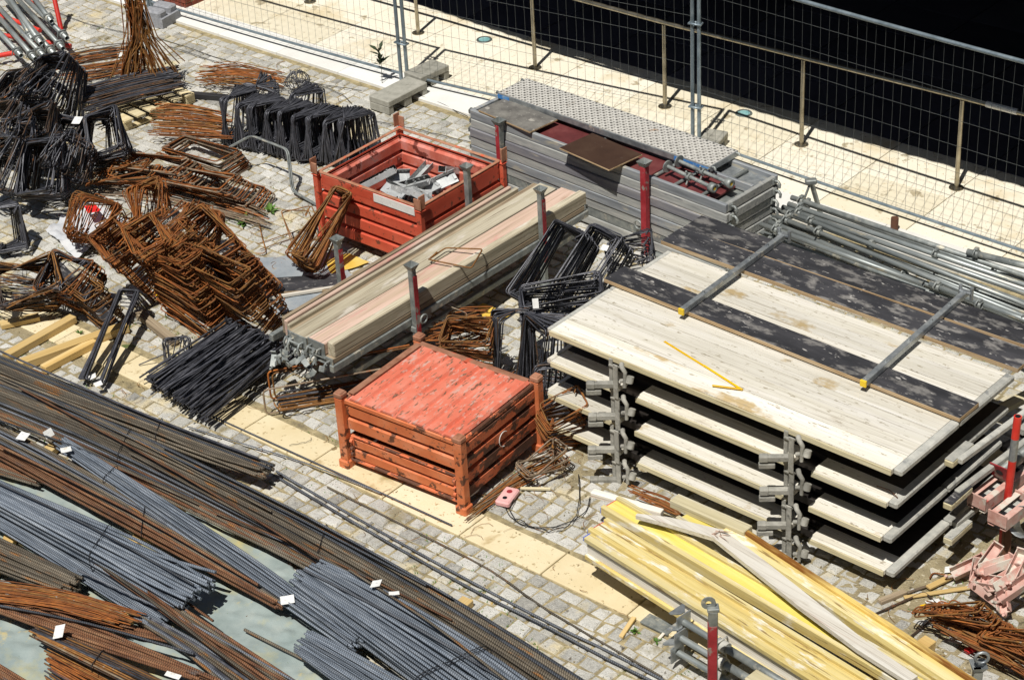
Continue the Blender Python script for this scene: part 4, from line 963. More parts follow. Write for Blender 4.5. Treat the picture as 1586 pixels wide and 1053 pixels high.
t = thing('tube_prop', 'galvanised tube with a clamp head leaning behind the tube heap', 'scaffold prop', G(1275, 345, .02))
b_ = MW[t.name].inverted() @ G(1256, 281, .55)
part('pipe', Geo().tube([(0, 0, 0), b_], .024, 10), M_['galvtube'], t)
part('clamp_head', Geo().bbox(b_, (.11, .07, .05), .01).tube([b_, b_+Vector((-.09, -.03, -.25))], .012, 6), M_['galvdull'], t)
solo('steel_stub', 'brown rusty steel stub standing between the tubes and the walkway', 'stub', Geo().tube([(0, 0, 0), (0, 0, .13)], .038, 12), M_['brass'], T(G(1385, 356, .02)))

# ================================================================== YELLOW FORMWORK BEAMS
def hbeam(q0, q1, z, lab, mw='yellowweb', mf='yellow', upright=False, ends=True, mf2=None):
    "beam lying on its side, q0->q1 is its near lower long edge"
    a, b = G(*q0, z), G(*q1, z); L = (b-a).length
    t = thing('formwork_beam', lab, 'timber beam', M=frame(a, b), group=None)
    if upright:
        for zz in (-.02, -.18): part('flange', Geo().bbox((L/2, .04, zz), (L, .08, .04), .004), M_[mf], t)
        part('web', Geo().bbox((L/2, .04, -.10), (L-.01, .027, .12), .002), M_[mw], t)
        if ends: part('blue_end', Geo().bbox((-.004, .04, -.02), (.014, .075, .037), .003), M_['blue'], t)
        return t
    for i, yy in enumerate((.02, .18)): part('flange', Geo().bbox((L/2, yy, -.04), (L, .04, .08), .004), M_[mf2 if (mf2 and i) else mf], t)
    g = Geo().bbox((L/2, .10, -.04), (L-.006, .12, .027), .001)
    for x in (.16, .42): g.tube([(x, .10, -.0268), (x, .10, -.0255)], .012, 8)
    part('web', g, M_[mw], t)
    if ends:
        for yy in (.02, .18): part('blue_end', Geo().bbox((-.003, yy, -.045), (.012, .034, .05), .003), M_['blue'], t)
        part('red_end_line', Geo().bbox((-.001, .10, -.04), (.006, .12, .028), .001), M_['redplastic'], t)
    return t
zb = .46
hbeam((904, 832), (1290, 1074), zb-.03, 'pale yellow formwork beam standing upright on the near side of the yellow pile', 'paleplank', 'yellow', True)
hbeam((910, 818), (1322, 1073), zb, 'yellow formwork beam lying flat, second from the near side', 'yellow', 'yellow', ends=True)
hbeam((930, 784), (1420, 1073), zb, 'bright yellow formwork beam whose holes show at its left end', 'yellowweb', 'yellow')
hbeam((1046, 800), (1430, 1062), zb-.02, 'yellow formwork beam lying under the broken white plank', 'yellowweb', 'deckside', ends=False)
hbeam((1106, 822), (1486, 1075), zb+.03, 'yellow formwork beam with a long brown stain on the far side of the pile', 'yellow', 'yellow', mf2='yellowstain', ends=False)
part_ = None
# broken plank
pts = [((985, 803), .62, .02), ((1030, 813), .62, .06), ((1108, 835), .60, .09), ((1150, 868), .58, .10), ((1240, 940), .57, .10), ((1330, 1008), .56, .08), ((1410, 1060), .55, .07)]
vs = []; 
W_ = [G(*q, zb+.02+.03*(1-abs(i-2)/6)) for i, (q, z, w) in enumerate(pts)]
MB_ = frame(Vector((W_[0].x, W_[0].y, W_[0].z)), Vector((W_[6].x, W_[6].y, W_[0].z))); iB = MB_.inverted(); Wl = [iB @ p for p in W_]
for i, (q, z, w) in enumerate(pts):
    d = (Wl[min(i+1, 6)]-Wl[max(i-1, 0)]).normalized(); n_ = Vector((-d.y, d.x, 0)); p = Wl[i]
    vs += [p-n_*w*.3, p-n_*w*.3+Vector((0, 0, .035)), p+n_*w+Vector((0, 0, .035)), p+n_*w]
fs = [(4*i+q, 4*(i+1)+q, 4*(i+1)+(q+1) % 4, 4*i+(q+1) % 4) for i in range(6) for q in range(4)]+[(0, 1, 2, 3), (27, 26, 25, 24)]
t = thing('broken_plank', 'broken bent white plank lying on top of the yellow beams', 'plank', M=MB_)
part('board', Geo().add(vs, fs), M_['paleplank'], t)
g = Geo()
for i in range(9):
    p = Wl[2]; g.tube([p+Vector((U(-.04, .04), U(-.03, .05), .034)), p+Vector((U(-.16, .2), U(-.05, .10), .05+U(0, .03)))], .006, 4, r1=.001)
part('splinters', g, M_['woodpink'], t)
solo('white_timber_end', 'pale timber end poking out left of the bright yellow beam', 'timber', Geo().bbox((.3, 0, 0), (.6, .06, .05), .005), M_['paleplank'], frame(G(917, 763, .36), G(1010, 790, .36)))
solo('red_offcut', 'timber with a red sprayed mark under the far yellow beam', 'timber', Geo().bbox((.3, 0, 0), (.7, .11, .07), .006), M_['deckside'], frame(G(1052, 778, .44), G(1130, 812, .46)))
for x, nm in ((1.2, 'left'), (2.5, 'right')):
    solo('support_timber', 'square timber supporting the yellow beams underneath, %s one' % nm, 'timber', Geo().bbox((0, 0, .12), (.1, .7, .24), .006), M_['pine'], frame(G(930, 784, 0), G(1420, 1073, 0)) @ T((x+.5, -.05, 0)))
# near rack post and props
tn = thing('prop_rack', 'worn red rack post with a galvanised ring plate in front of the yellow beams', 'rack', G(1104, 1118, 0))
h_ = .98
po = part('post', Geo().bbox((0, 0, h_/2), (.06, .06, h_), .005), M_['galvdull'], tn)
part('red_paint', Geo().bbox((-.032, 0, h_*.45), (.004, .055, h_*.86), .001).bbox((-.003, -.032, h_*.45), (.054, .004, h_*.86), .001), M_['redworn'], po)
g = Geo()
ring = [(cos(k*pi/6), sin(k*pi/6)) for k in range(12)]
vs = [(-.03+.05*a, 0, h_+.055+.05*b) for a, b in ring]+[(-.03+.02*a, 0, h_+.055+.02*b) for a, b in ring]
vs += [(x, .01, z) for x, y, z in vs]
g.add(vs, [(i, (i+1) % 12, 12+(i+1) % 12, 12+i) for i in range(12)]+[(24+i, 36+i, 36+(i+1) % 12, 24+(i+1) % 12) for i in range(12)]+[(i, 24+i, 24+(i+1) % 12, (i+1) % 12) for i in range(12)]+[(12+i, 12+(i+1) % 12, 36+(i+1) % 12, 36+i) for i in range(12)])
g.bbox((0, .005, h_+.01), (.08, .07, .03), .004)
part('ring_plate', g, M_['galvdull'], po)
part('base_beam', Geo().bbox((.35, 0, .05), (.9, .06, .07), .005), M_['galvdull'], tn, R3(0, 0, -42))
def prop(q0, q1, z, lab, r=.03, grp=None):
    a, b = G(*q0, z), G(*q1, z); L = (b-a).length
    t = thing('steel_prop', lab, 'steel prop', M=frame(a, b), group=grp)
    g = Geo().tube([(.06, 0, 0), (L, 0, 0)], r*.8, 12)
    for k in range(6): g.tube([(.2+.12*k, 0, r*.72), (.2+.12*k, 0, r*.83)], .008, 6)
    part('inner_tube', g, M_['galvtube'], t)
    part('outer_tube', Geo().pipe((.42, 0, 0), (L, 0, 0), r, r-.004, 14), M_['galvdull'], t)
    part('collar', Geo().pipe((.38, 0, 0), (.47, 0, 0), r+.014, r-.002, 14).tube([(.42, -.07, -.03), (.42, -.05, .05), (.42, .05, .05), (.42, .07, -.04)], .008, 6), M_['deckedge'], t)
    part('end_plate', Geo().bbox((.055, 0, 0), (.01, .14, .14), .003).prism([(-.02, -.07), (.0, -.07), (.05, -.02), (.05, .02), (0, .07), (-.02, .07)], .07, .08, R3(0, 0, 0)), M_['galv'], t)
    return t
prop((1050, 957), (1250, 1080), .36, 'steel prop with square end plate under the near yellow beam, topmost')
prop((1046, 982), (1200, 1075), .26, 'steel prop with square end plate under the near yellow beam, middle')
prop((1040, 1004), (1150, 1068), .14, 'steel prop lying lowest beside the red rack post')
solo('wood_block', 'pale yellow squared timber below the near yellow beam at the bottom edge', 'timber', Geo().bbox((.4, 0, 0), (.8, .13, .09), .006), M_['deckside'], frame(G(1162, 1050, .33), G(1240, 1095, .33)))
solo('drain_grate', 'small dark drain grate at the end of the pale slab strip', 'drain', Geo().bbox((0, 0, .006), (.25, .12, .02), .003).bbox((0, .0, .018), (.2, .01, .006), .001).bbox((0, .035, .018), (.2, .01, .006), .001).bbox((0, -.035, .018), (.2, .01, .006), .001), M_['galvdull'], T(G(1020, 968)) @ R3(0, 0, -42))
solo('wood_offcut', 'short brown wooden offcut on the setts left of the props', 'offcut', Geo().bbox((0, 0, .012), (.24, .035, .022), .003), M_['pine'], T(G(972, 973)) @ R3(0, 0, 62))
solo('wood_offcut', 'thin white wood chip beside the prop end plate', 'offcut', Geo().bbox((0, 0, .008), (.10, .022, .012), .002), M_['paleplank'], T(G(1026, 984)) @ R3(0, 0, 55))

# ================================================================== RIGHT EDGE
t = thing('warning_pole', 'red and white striped pole standing at the right edge', 'pole', G(1551, 850, 0))
d_ = Vector((.03, .0, 1.2))
def seg(a, b): return Geo().tube([d_*a, d_*b], .030, 14)
part('red_band', seg(0, .68), M_['red'], t); part('white_band', seg(.68, .84), M_['galv'], t); part('red_band', seg(.84, 1), M_['red'], t)
part('hollow_top', Geo().tube([d_, d_+Vector((0, 0, .002))], .022, 12), M_['rubber'], t)
def waling(q0, q1, z, lab, n=7):
    a, b = G(*q0, z), G(*q1, z); L = (b-a).length+.9
    t = thing('steel_waling', lab, 'steel profile', M=frame(a, b))
    for s in (-1, 1):
        g = Geo().bbox((L/2, s*.075, -.05), (L, .006, .10), .001).bbox((L/2, s*.05, -.002), (L, .045, .006), .001).bbox((L/2, s*.05, -.098), (L, .045, .006), .001); part('channel', g, M_['pink'], t)
    part('web_plate', Geo().bbox((L/2, 0, -.05), (L, .15, .006), .001), M_['deckedge'], t)
    g = Geo()
    for k in range(n): g.bbox((.12+.11*k, 0, -.0455), (.045, .075, .003), .001)
    part('slots', g, M_['rubber'], t)
    for k in range(2): part('end_plate', Geo().bbox((.0+.35*k, 0, -.02), (.012, .16, .11 if k == 0 else .08), .002), M_['pink'], t)
    return t
waling((1513, 772), (1562, 735), .52, 'pink painted slotted steel waling beside the platform stack, left one')
waling((1545, 800), (1598, 758), .50, 'pink painted slotted steel waling at the right edge, right one')
t = thing('steel_prop', 'grey steel prop with a red square end plate near the striped pole', 'steel prop', M=frame(G(1549, 730, .62), G(1600, 688, .62)))
part('pipe', Geo().pipe((0, 0, 0), (1.2, 0, 0), .032, .028, 14), M_['galvdull'], t); part('collar', Geo().pipe((.16, 0, 0), (.24, 0, 0), .055, .03, 14), M_['galvdull'], t)
pl = part('red_plate', Geo().bbox((-.005, 0, 0), (.01, .15, .15), .002), M_['redworn'], t, R3(0, -20, 0)); part('hole', Geo().tube([(-.012, 0, 0), (-.0105, 0, 0)], .03, 12), M_['rubber'], pl)
solo('steel_stand', 'brown steel leg carrying the pink walings', 'steel leg', Geo().bbox((0, 0, .22), (.06, .06, .44), .005), M_['brass'], T(G(1556, 868, 0)))
solo('steel_stand', 'second brown steel leg hidden under the pink walings', 'steel leg', Geo().bbox((0, 0, .22), (.06, .06, .44), .005), M_['brass'], T(G(1600, 800, 0)))
solo('grey_shield', 'curved grey metal piece at the right edge below the walings', 'steel piece', Geo().pipe((0, 0, 0), (.25, 0, 0), .12, .115, 18), M_['galv'], T(G(1584, 808, .42)) @ R3(0, 30, 50))
# heap of pink clamps
for i, (q, z, rz) in enumerate((((1530, 868), .22, 40), ((1545, 880), .26, 20), ((1512, 892), .15, 70), ((1535, 905), .20, 130), ((1560, 900), .25, 35), ((1500, 880), .10, 10), ((1555, 925), .14, 80), ((1575, 880), .30, 60), ((1525, 922), .1, 150), ((1572, 915), .22, 10))):
    g = Geo()
    g.bbox((0, 0, 0), (.26, .08, .012), .002).bbox((0, .04, .03), (.26, .008, .07), .002).bbox((0, -.04, .03), (.26, .008, .07), .002)
    g.bbox((.13, 0, .03), (.012, .09, .09), .002); g.tube([(-.13, 0, 0), (-.17, 0, .02), (-.18, 0, .06)], .012, 6)
    pos = ['at the top of', 'right of the top of', 'on the left side of', 'in the middle of', 'on the right side of', 'at the far left corner of', 'at the bottom right of', 'against the leg behind', 'at the lower left of', 'at the right edge of'][i]
    solo('pink_clamp', 'pink painted steel clamp %s the heap under the walings' % pos, 'clamp', g, M_['pink'], T(G(*q, z)) @ R3(U(-30, 30), U(-35, 20), rz+U(-8, 8)))
def stick(q0, q1, w, h, m, lab, name='wood_strip', cat='wood strip', z=.02):
    a, b = G(*q0, z), G(*q1, z); L = (b-a).length
    return solo(name, lab, cat, Geo().bbox((L/2, 0, 0), (L, w, h), .003), M_[m], frame(a, b))
stick((1437, 910), (1528, 866), .05, .02, 'pine', 'orange brown wood strip leading to the pink clamps', z=.03)
stick((1400, 925), (1512, 908), .035, .015, 'pine', 'thin wood strip on the ground near the lower right tags')
stick((1362, 932), (1402, 916), .05, .03, 'wooddark', 'short dark strip beside the lowest platform corner')
solo('red_clip', 'bright red plastic clip on the ground near the lower right corner', 'plastic piece', Geo().bbox((0, 0, .02), (.09, .05, .035), .008).bbox((.03, 0, .045), (.03, .05, .02), .005), M_['redplastic'], T(G(1503, 1009)) @ R3(0, 0, 25))
t = thing('prop_stand', 'galvanised rack post head with ring plate at the lower right', 'rack', G(1508, 1110, 0))
part('post', Geo().bbox((0, 0, .21), (.06, .06, .42), .005), M_['galvdull'], t)
g = Geo().add([(-.03, -.03, .42), (.03, -.03, .42), (.03, .03, .42), (-.03, .03, .42), (-.055, -.055, .47), (.055, -.055, .47), (.055, .055, .47), (-.055, .055, .47)], [(0, 1, 5, 4), (1, 2, 6, 5), (2, 3, 7, 6), (3, 0, 4, 7), (0, 3, 2, 1)])
g.tube([(.02+.045*cos(k*pi/6), 0, .52+.045*sin(k*pi/6)) for k in range(12)], .012, 6, True); part('ring_head', g, M_['galv'], t)

# ================================================================== TOP LEFT: tubes in a red frame, pallet, timber
tf = thing('tube_stillage', 'red painted steel frame holding grey tubes at the top left corner', 'rack', G(97, 52, 0))
iv = MW[tf.name].inverted()
def L3(q, z): return iv @ G(*q, z)
part('post', Geo().tube([L3((96, 52), 0), L3((78, -30), .55)], .03, 10), M_['red'], tf)
part('cross_bar', Geo().tube([L3((-20, 90), .12), L3((24, 82), .12)], .03, 10), M_['red'], tf)
part('cross_bar', Geo().tube([L3((-15, 18), .22), L3((62, 48), .22)], .028, 10), M_['red'], tf)
part('cross_bar', Geo().tube([L3((5, 55), .10), L3((110, 72), .04)], .028, 10), M_['red'], tf)
part('cross_bar', Geo().tube([L3((40, 0), .28), L3((62, 12), .28)], .028, 10), M_['red'], tf)
tg_ = [((-40, 8), (33, 87), .22), ((-18, 8), (55, 92), .20), ((-30, -18), (68, 87), .30), ((-5, -18), (84, 84), .28), ((12, -18), (98, 76), .26), ((-12, -40), (64, 68), .36), ((20, -20), (104, 60), .34), ((36, -25), (80, 34), .42), ((0, -30), (50, 62), .3)]
od = ['leftmost', 'second from left', 'third from left', 'fourth from left', 'fifth from left', 'raised middle', 'right hand long', 'short topmost', 'buried middle']
for i, (q0, q1, z) in enumerate(tg_):
    a, b = G(*q1, z), G(*q0, z); L = (b-a).length
    t = thing('steel_prop', '%s grey steel tube in the red frame at the top left' % od[i], 'steel prop', M=frame(a, b))
    part('outer_tube', Geo().pipe((0, 0, 0), (L, 0, 0), .030, .024, 12), M_['galvtube'], t)
    part('collar', Geo().pipe((.10, 0, 0), (.2, 0, 0), .043, .03, 12).tube([(.15, -.06, -.03), (.13, -.03, .06), (.15, .05, .05), (.17, .06, -.03)], .008, 6), M_['galvdull'], t)
t = thing('pallet', 'pale wooden pallet under the black bars at the top left', 'pallet', M=frame(G(190, 205), G(303, 158)))
Lq = (G(303, 158)-G(190, 205)).length
for k in range(6):
    part('deck_slat', Geo().bbox((Lq*(k+.5)/6, .45, .12), (Lq/6-.055, .98, .024), .003), M_['palletwood'], t)
for yy in (.03, .45, .88): 
    part('runner', Geo().bbox((Lq/2, yy, .012), (Lq-.02, .09, .022), .003), M_['palletwood'], t)
    for k in range(3): part('block', Geo().bbox((.07+(Lq-.14)*k/2, yy, .065), (.12, .09, .082), .003), M_['palletwood'], t)
stick((296, 147), (352, 152), .07, .06, 'blackrail', 'short black timber beside the pallet', 'black_timber', 'timber', .03)
def timber(q0, q1, w, h, z, m, lab):
    a, b = G(*q0, z+h), G(*q1, z+h); L = (b-a).length
    return solo('timber_beam', lab, 'timber', Geo().bbox((L/2, 0, -h/2), (L, w, h), .004), M_[m], frame(a, b))
timber((8, 548), (113, 488), .09, .07, .004, 'pine', 'pale squared timber farthest left of the three under the rusty bars')
timber((28, 560), (196, 500), .10, .08, .006, 'pine', 'long pale squared timber in the middle of the three at the left')
timber((66, 567), (146, 525), .08, .07, .006, 'pine', 'shorter pale squared timber nearest the long rebar')
timber((0, 500), (60, 487), .10, .05, .004, 'pine', 'pale board lying flat at the left edge')
timber((270, 525), (215, 482), .08, .06, .01, 'wooddark', 'dark brown timber lying behind the fan of black hooks')
timber((78, 402), (178, 505), .14, .03, .05, 'blackboard', 'dusty black board under the dark rusty bars at the left')
board('black_board', 'black film board lying on the grey sheet left of the planks', 'board', [(424, 452), (520, 445), (548, 424), (430, 430)], .05, .03, M_['blackboard'])
stick((414, 462), (524, 444), .03, .03, 'paleplank', 'thin pale lath lying on the grey sheet left of the planks', 'wood_lath', 'lath', .04)
# pink block, stick and wire loops by the container
t = thing('pink_block', 'pink plastic block with two holes and a black wire in front of the orange container', 'plastic block', M=frame(G(781, 776, .03), G(799, 752, .03)) @ T((.06, 0, 0)))
part('body', Geo().bbox((0, 0, 0), (.22, .125, .05), .012), M_['pinkblock'], t)
for x in (-.045, .045): part('hole', Geo().tube([(x, 0, .0245), (x, 0, .0262)], .02 if x < 0 else .024, 12), M_['rubber'] if x < 0 else M_['redworn'], t)
stick((806, 756), (853, 757), .022, .02, 'deckside', 'thin pale stick beside the pink block')
def loop(lab, px, z=.012, r=.004, m='rubber', name='wire_loop', cat='wire', jz=.01, sm=6):
    P = [G(*q, z) for q in px]; out = []
    for i in range(len(P)-1):
        p0 = P[max(i-1, 0)]; p1 = P[i]; p2 = P[i+1]; p3 = P[min(i+2, len(P)-1)]
        for k in range(sm):
            s = k/sm; out.append(.5*((2*p1)+(p2-p0)*s+(2*p0-5*p1+4*p2-p3)*s*s+(3*p1-p0-3*p2+p3)*s**3))
    out.append(P[-1]); o_ = out[0].copy(); o_.z = 0
    for i, p in enumerate(out): p.z = z+jz*abs(sin(i*.7))
    return solo(name, lab, cat, Geo().tube([p-o_ for p in out], r, 5), M_[m], T(o_))
loop('black wire curling from the pink block towards the yellow beams', [(786, 770), (784, 790), (800, 808), (830, 818), (868, 814), (905, 795), (914, 770)])
loop('second black wire curling below the pink block', [(798, 775), (790, 795), (812, 812), (850, 824), (885, 812), (897, 780), (896, 735)], jz=.03)
loop('thin black cable lying on the setts left of the fence feet', [(58, 8), (150, 42), (250, 62), (330, 88), (430, 118), (560, 142)], r=.004)
loop('second thin cable crossing the setts from the coil of wire', [(260, 72), (340, 98), (420, 120), (490, 132), (530, 148), (545, 162)], r=.0035)
loop('thin cable from the concrete feet to the platform stack', [(640, 146), (680, 160), (725, 182)], r=.004)
loop('thin cable lying behind the open orange container', [(575, 188), (640, 200), (690, 212), (735, 223)], r=.004)
loop('short thin wire on the pale slab strip', [(448, 690), (465, 687), (480, 683), (482, 678)], r=.002)
# ================================================================== REINFORCING BARS
def cat_pts(P, sm):
    out = []
    for i in range(len(P)-1):
        p0 = P[max(i-1, 0)]; p1 = P[i]; p2 = P[i+1]; p3 = P[min(i+2, len(P)-1)]
        for k in range(sm):
            s = k/sm; out.append(.5*((2*p1)+(p2-p0)*s+(2*p0-5*p1+4*p2-p3)*s*s+(3*p1-p0-3*p2+p3)*s**3))
    out.append(P[-1]); return out
def tag_on(t, q, z, size=(.075, .055), rz=None, tilt=None, bend=True):
    p = G(*q, z); g = Geo(); a, b = size[0]*.42, size[1]*.42
    # a slightly curled paper label
    vs = [(-a, -b, 0), (0, -b, .004), (a, -b, .012), (-a, b, 0), (0, b, .004), (a, b, .012)]; vs += [(x, y, zz+.0012) for x, y, zz in vs]
    g.add(vs, [(0, 3, 4, 1), (1, 4, 5, 2), (6, 7, 10, 9), (7, 8, 11, 10), (0, 1, 7, 6), (1, 2, 8, 7), (3, 9, 10, 4), (4, 10, 11, 5), (0, 6, 9, 3), (2, 5, 11, 8)])
    W_ = T(p) @ R3(tilt if tilt is not None else U(15, 40), U(-15, 15), rz if rz is not None else U(-60, 60))
    if t is None: return g, W_
    return part('paper_tag', g, M_['paper'], t, world=W_)
def bars(lab, st, n, layers, r, mats, z=.16, jl=.05, jx=.15, sides=6, sm=3, name='rebar_bundle', cat='rebar bundle', tags=(), part_name='bar', ties=(), order=None):
    """st: stations ((far px), (near px)); bars run through them, laid in layers whose top is at height z"""
    F = [G(*s[0], z) for s in st]; Nn = [G(*s[1], z) for s in st]
    def stiff(Q):      # steel bars hardly bend: pull the stations towards a shallow parabola
        L0 = [(q-Q[0]).length for q in Q]; Lt = L0[-1] or 1; ch = [Q[0].lerp(Q[-1], l/Lt) for l in L0]
        num = sum(((q-c).dot(Vector((-(Q[-1]-Q[0]).y, (Q[-1]-Q[0]).x, 0)).normalized()))*4*(l/Lt)*(1-l/Lt) for q, c, l in zip(Q, ch, L0)); den = sum((4*(l/Lt)*(1-l/Lt))**2 for l in L0) or 1
        n_ = Vector((-(Q[-1]-Q[0]).y, (Q[-1]-Q[0]).x, 0)).normalized(); return [c+n_*.75*(num/den)*4*(l/Lt)*(1-l/Lt) for c, l in zip(ch, L0)]
    if len(F) > 3 and name == 'rebar_bundle': F = stiff(F); Nn = stiff(Nn)
    mid = [(a+b)/2 for a, b in zip(F, Nn)]; org = Vector((mid[0].x, mid[0].y, 0)); az = atan2(mid[-1].y-mid[0].y, mid[-1].x-mid[0].x)
    t = thing(name, lab, cat, org, az); iv = MW[t.name].inverted()
    if n is None:
        Wm = sum((a-b).length for a, b in zip(F, Nn))/len(F)
        per = max(1, int(Wm/(2.3*r))); n = min(99, per*layers); layers = min(layers, max(1, n//per))
    per = max(1, math.ceil(n/layers)); cnt = 0
    dz = min(2*r*.92, (z-r-.01)/max(1, layers-1)) if layers > 1 else 0
    for l in range(layers):
        m_ = per if l == 0 else per-l % 2
        for k in range(m_):
            if cnt >= n: break
            cnt += 1
            s = (k+.5*(l % 2)+.5)/per; s = min(1, max(0, s+U(-jx, jx)/per))
            j2 = [s+U(-jx, jx)/per*1.2 for _ in st]; hz = U(-.5, .8)*r if l == 0 else 0; zz = [-l*dz-r+hz+U(-.2, .3)*r for _ in st]
            if U(0, 1) < .14 and len(st) > 2: j2[-1] += U(-2, 2)/per; zz[-1] += r*1.4; zz[len(zz)//2] += r*1.3
            P = [iv @ (f+(q-f)*a+Vector((0, 0, zq))) for f, q, a, zq in zip(F, Nn, j2, zz)]
            d0 = (P[1]-P[0]).normalized(); d1 = (P[-1]-P[-2]).normalized()
            P[0] = P[0]-d0*U(-jl, jl); P[-1] = P[-1]+d1*U(-jl, jl)
            M0 = frame(P[0], P[-1]); im = M0.inverted()
            g = Geo().tube(cat_pts([im @ p for p in P], sm), r*U(.94, 1.05), sides)
            mm = mats if isinstance(mats, str) else (mats(s, l) if callable(mats) else random.choice(mats))
            part(part_name, g, M_[mm], t, M0)
    for f_ in ties:    # a twisted wire round the bundle at fraction f_
        i = min(len(F)-2, int(f_*(len(F)-1))); a_ = f_*(len(F)-1)-i
        p = iv @ (F[i].lerp(F[i+1], a_)); q = iv @ (Nn[i].lerp(Nn[i+1], a_)); h = layers*dz+2*r
        o = (p-q).normalized()*.012
        P = [p+o+Vector((0, 0, -h)), p+o+Vector((0, 0, .004)), (p+q)/2+Vector((0, 0, .012)), q-o+Vector((0, 0, .004)), q-o+Vector((0, 0, -h))]
        part('tie_wire', Geo().tube(cat_pts(P, 4), .0035, 5), M_['rubber'], t)
    for tg in tags: tag_on(t, tg[0], z+.05, *tg[1:])
    return t
mixb = lambda s, l: 'ribrust' if s > .72 else random.choice(['ribbrown', 'ribgrey', 'ribbrown'])
# support timbers
timber((188, 850), (328, 745), .10, .06, .006, 'pine', 'pale timber under the long rebar in the middle left')
timber((66, 702), (140, 640), .10, .06, .006, 'pine', 'pale timber under the long rebar near the left edge')
timber((640, 1000), (725, 925), .10, .06, .006, 'pine', 'pale timber under the long rebar at the bottom centre')
timber((-20, 900), (30, 800), .10, .06, .03, 'pine', 'pale timber under the bars at the lower left edge')
timber((180, 968), (262, 905), .10, .05, .03, 'pine', 'pale timber under the new bars at the lower left')
bars('brown grey ribbed rebar bundle with the farthest ends, next to the pale slabs', [((-60, 522), (-60, 556)), ((100, 590), (95, 620)), ((230, 642), (222, 668)), ((330, 682), (316, 706)), ((424, 716), (398, 735))], None, 3, .0130, ['ribbrown', 'ribbrown', 'ribbrown', 'ribdark'], .20, ties=(.55,))
bars('very long grey ribbed rebar bundle crossing from the left edge to the bottom centre', [((-60, 560), (-60, 600)), ((90, 622), (86, 655)), ((190, 660), (176, 694)), ((315, 702), (303, 745)), ((470, 775), (452, 830)), ((618, 858), (590, 912)), ((760, 950), (730, 1005)), ((935, 1070), (880, 1108))], None, 4, .0135, ['ribbrown', 'ribgrey', 'ribbrown', 'ribdark'], .18, ties=(.3, .62))
bars('loose brown ribbed rebar lying below the very long bundle', [((-60, 598), (-60, 622)), ((86, 660), (80, 688)), ((200, 708), (190, 734)), ((340, 770), (318, 804)), ((430, 822), (408, 850)), ((505, 868), (488, 888))], 9, 1, .0130, ['ribbrown', 'ribbrown', 'ribrust'], .12, jx=.5, jl=.2)
bars('narrow bundle of new blue grey rebar ending at the white tag', [((102, 676), (88, 690)), ((182, 722), (162, 740)), ((275, 775), (255, 797)), ((385, 858), (362, 882)), ((472, 925), (450, 948)), ((562, 985), (540, 1002))], None, 3, .0100, 'ribblue', .24, tags=(((102, 697), (.10, .07), 20, 10),), ties=(.2,))
bars('brown and rusty ribbed rebar bundle below the new narrow bundle', [((-60, 628), (-60, 672)), ((50, 676), (40, 725)), ((107, 705), (95, 754)), ((200, 757), (190, 805)), ((300, 828), (288, 864)), ((380, 882), (368, 908)), ((438, 921), (428, 933))], None, 3, .0120, mixb, .20, tags=(((36, 676), (.12, .10), -30, 15), ((75, 671), (.09, .08), 40, 60), ((445, 929), (.12, .09), 10, 15)), ties=(.55,))
bars('large fan of new blue grey rebar with its round ends over the tarpaulin', [((-60, 716), (-60, 748)), ((0, 744), (0, 778)), ((172, 812), (140, 858)), ((250, 848), (205, 898)), ((330, 886), (272, 936))], None, 5, .0135, 'ribblue', .32, jl=.06, ties=(.5,))
bars('thinner new blue grey rebar under the large fan', [((-60, 752), (-60, 785)), ((0, 778), (0, 812)), ((100, 835), (70, 862)), ((190, 890), (155, 925)), ((268, 945), (232, 968))], None, 2, .0085, 'ribblue', .17, jl=.1)
bars('brown grey ribbed rebar stack with rough ends at the left edge', [((-60, 805), (-60, 850)), ((0, 832), (0, 878)), ((128, 893), (96, 914))], None, 4, .0120, 'ribbrown', .22)
bars('thin rusty bars loosely heaped at the lower left', [((-40, 893), (-40, 925)), ((60, 905), (60, 935)), ((140, 920), (130, 950)), ((205, 945), (180, 966))], 38, 2, .005, ['rust', 'rust', 'rust2'], .22, jl=.16, jx=1.6)
bars('few brown ribbed bars under the thin rusty ones', [((-40, 915), (-40, 935)), ((130, 950), (125, 962)), ((275, 985), (260, 992))], 7, 1, .010, ['ribrust', 'ribbrown'], .12, jl=.15, jx=.5)
bars('rusty ribbed bars running over the new rebar to the bottom edge', [((84, 814), (80, 821)), ((160, 862), (155, 870)), ((250, 916), (238, 932)), ((350, 976), (325, 1008)), ((500, 1075), (440, 1095))], 12, 2, .0130, ['ribrust', 'ribrust', 'ribbrown'], .25, jl=.12)
bars('short brown and black bars ending over the tarpaulin at the bottom', [((215, 945), (206, 956)), ((300, 988), (285, 1008)), ((430, 1070), (375, 1088))], 14, 2, .0125, ['ribbrown', 'ribgrey', 'dark'], .17, jl=.08)
bars('flat rusty band of ribbed bars in the lower left corner', [((-60, 895), (-60, 927)), ((0, 916), (0, 947)), ((120, 955), (108, 988)), ((230, 996), (215, 1026)), ((322, 1041), (302, 1050))], None, 2, .0120, 'ribrust', .18, jl=.12)
bars('mixed black and rusty bar bundle with a white tag at the lower left', [((60, 966), (50, 984)), ((140, 1003), (122, 1025)), ((230, 1035), (215, 1062)), ((320, 1085), (290, 1105))], 34, 3, .0065, ['dark', 'rustgrey', 'rust2', 'darkbrown'], .22, jx=.8, tags=(((92, 978), (.10, .13), -10, 20), ((268, 1046), (.14, .05), -25, 10)), ties=(.4,))
bars('short rusty bars cut off at the bottom left edge', [((74, 1002), (74, 1062)), ((190, 1060), (150, 1120))], 36, 2, .006, ['rust', 'rust2', 'dark'], .10, jl=.04, jx=.8)
bars('small rusty bars in the very corner at the lower left', [((-60, 990), (-60, 1040)), ((50, 1058), (20, 1090))], 12, 1, .011, 'ribrust', .08)
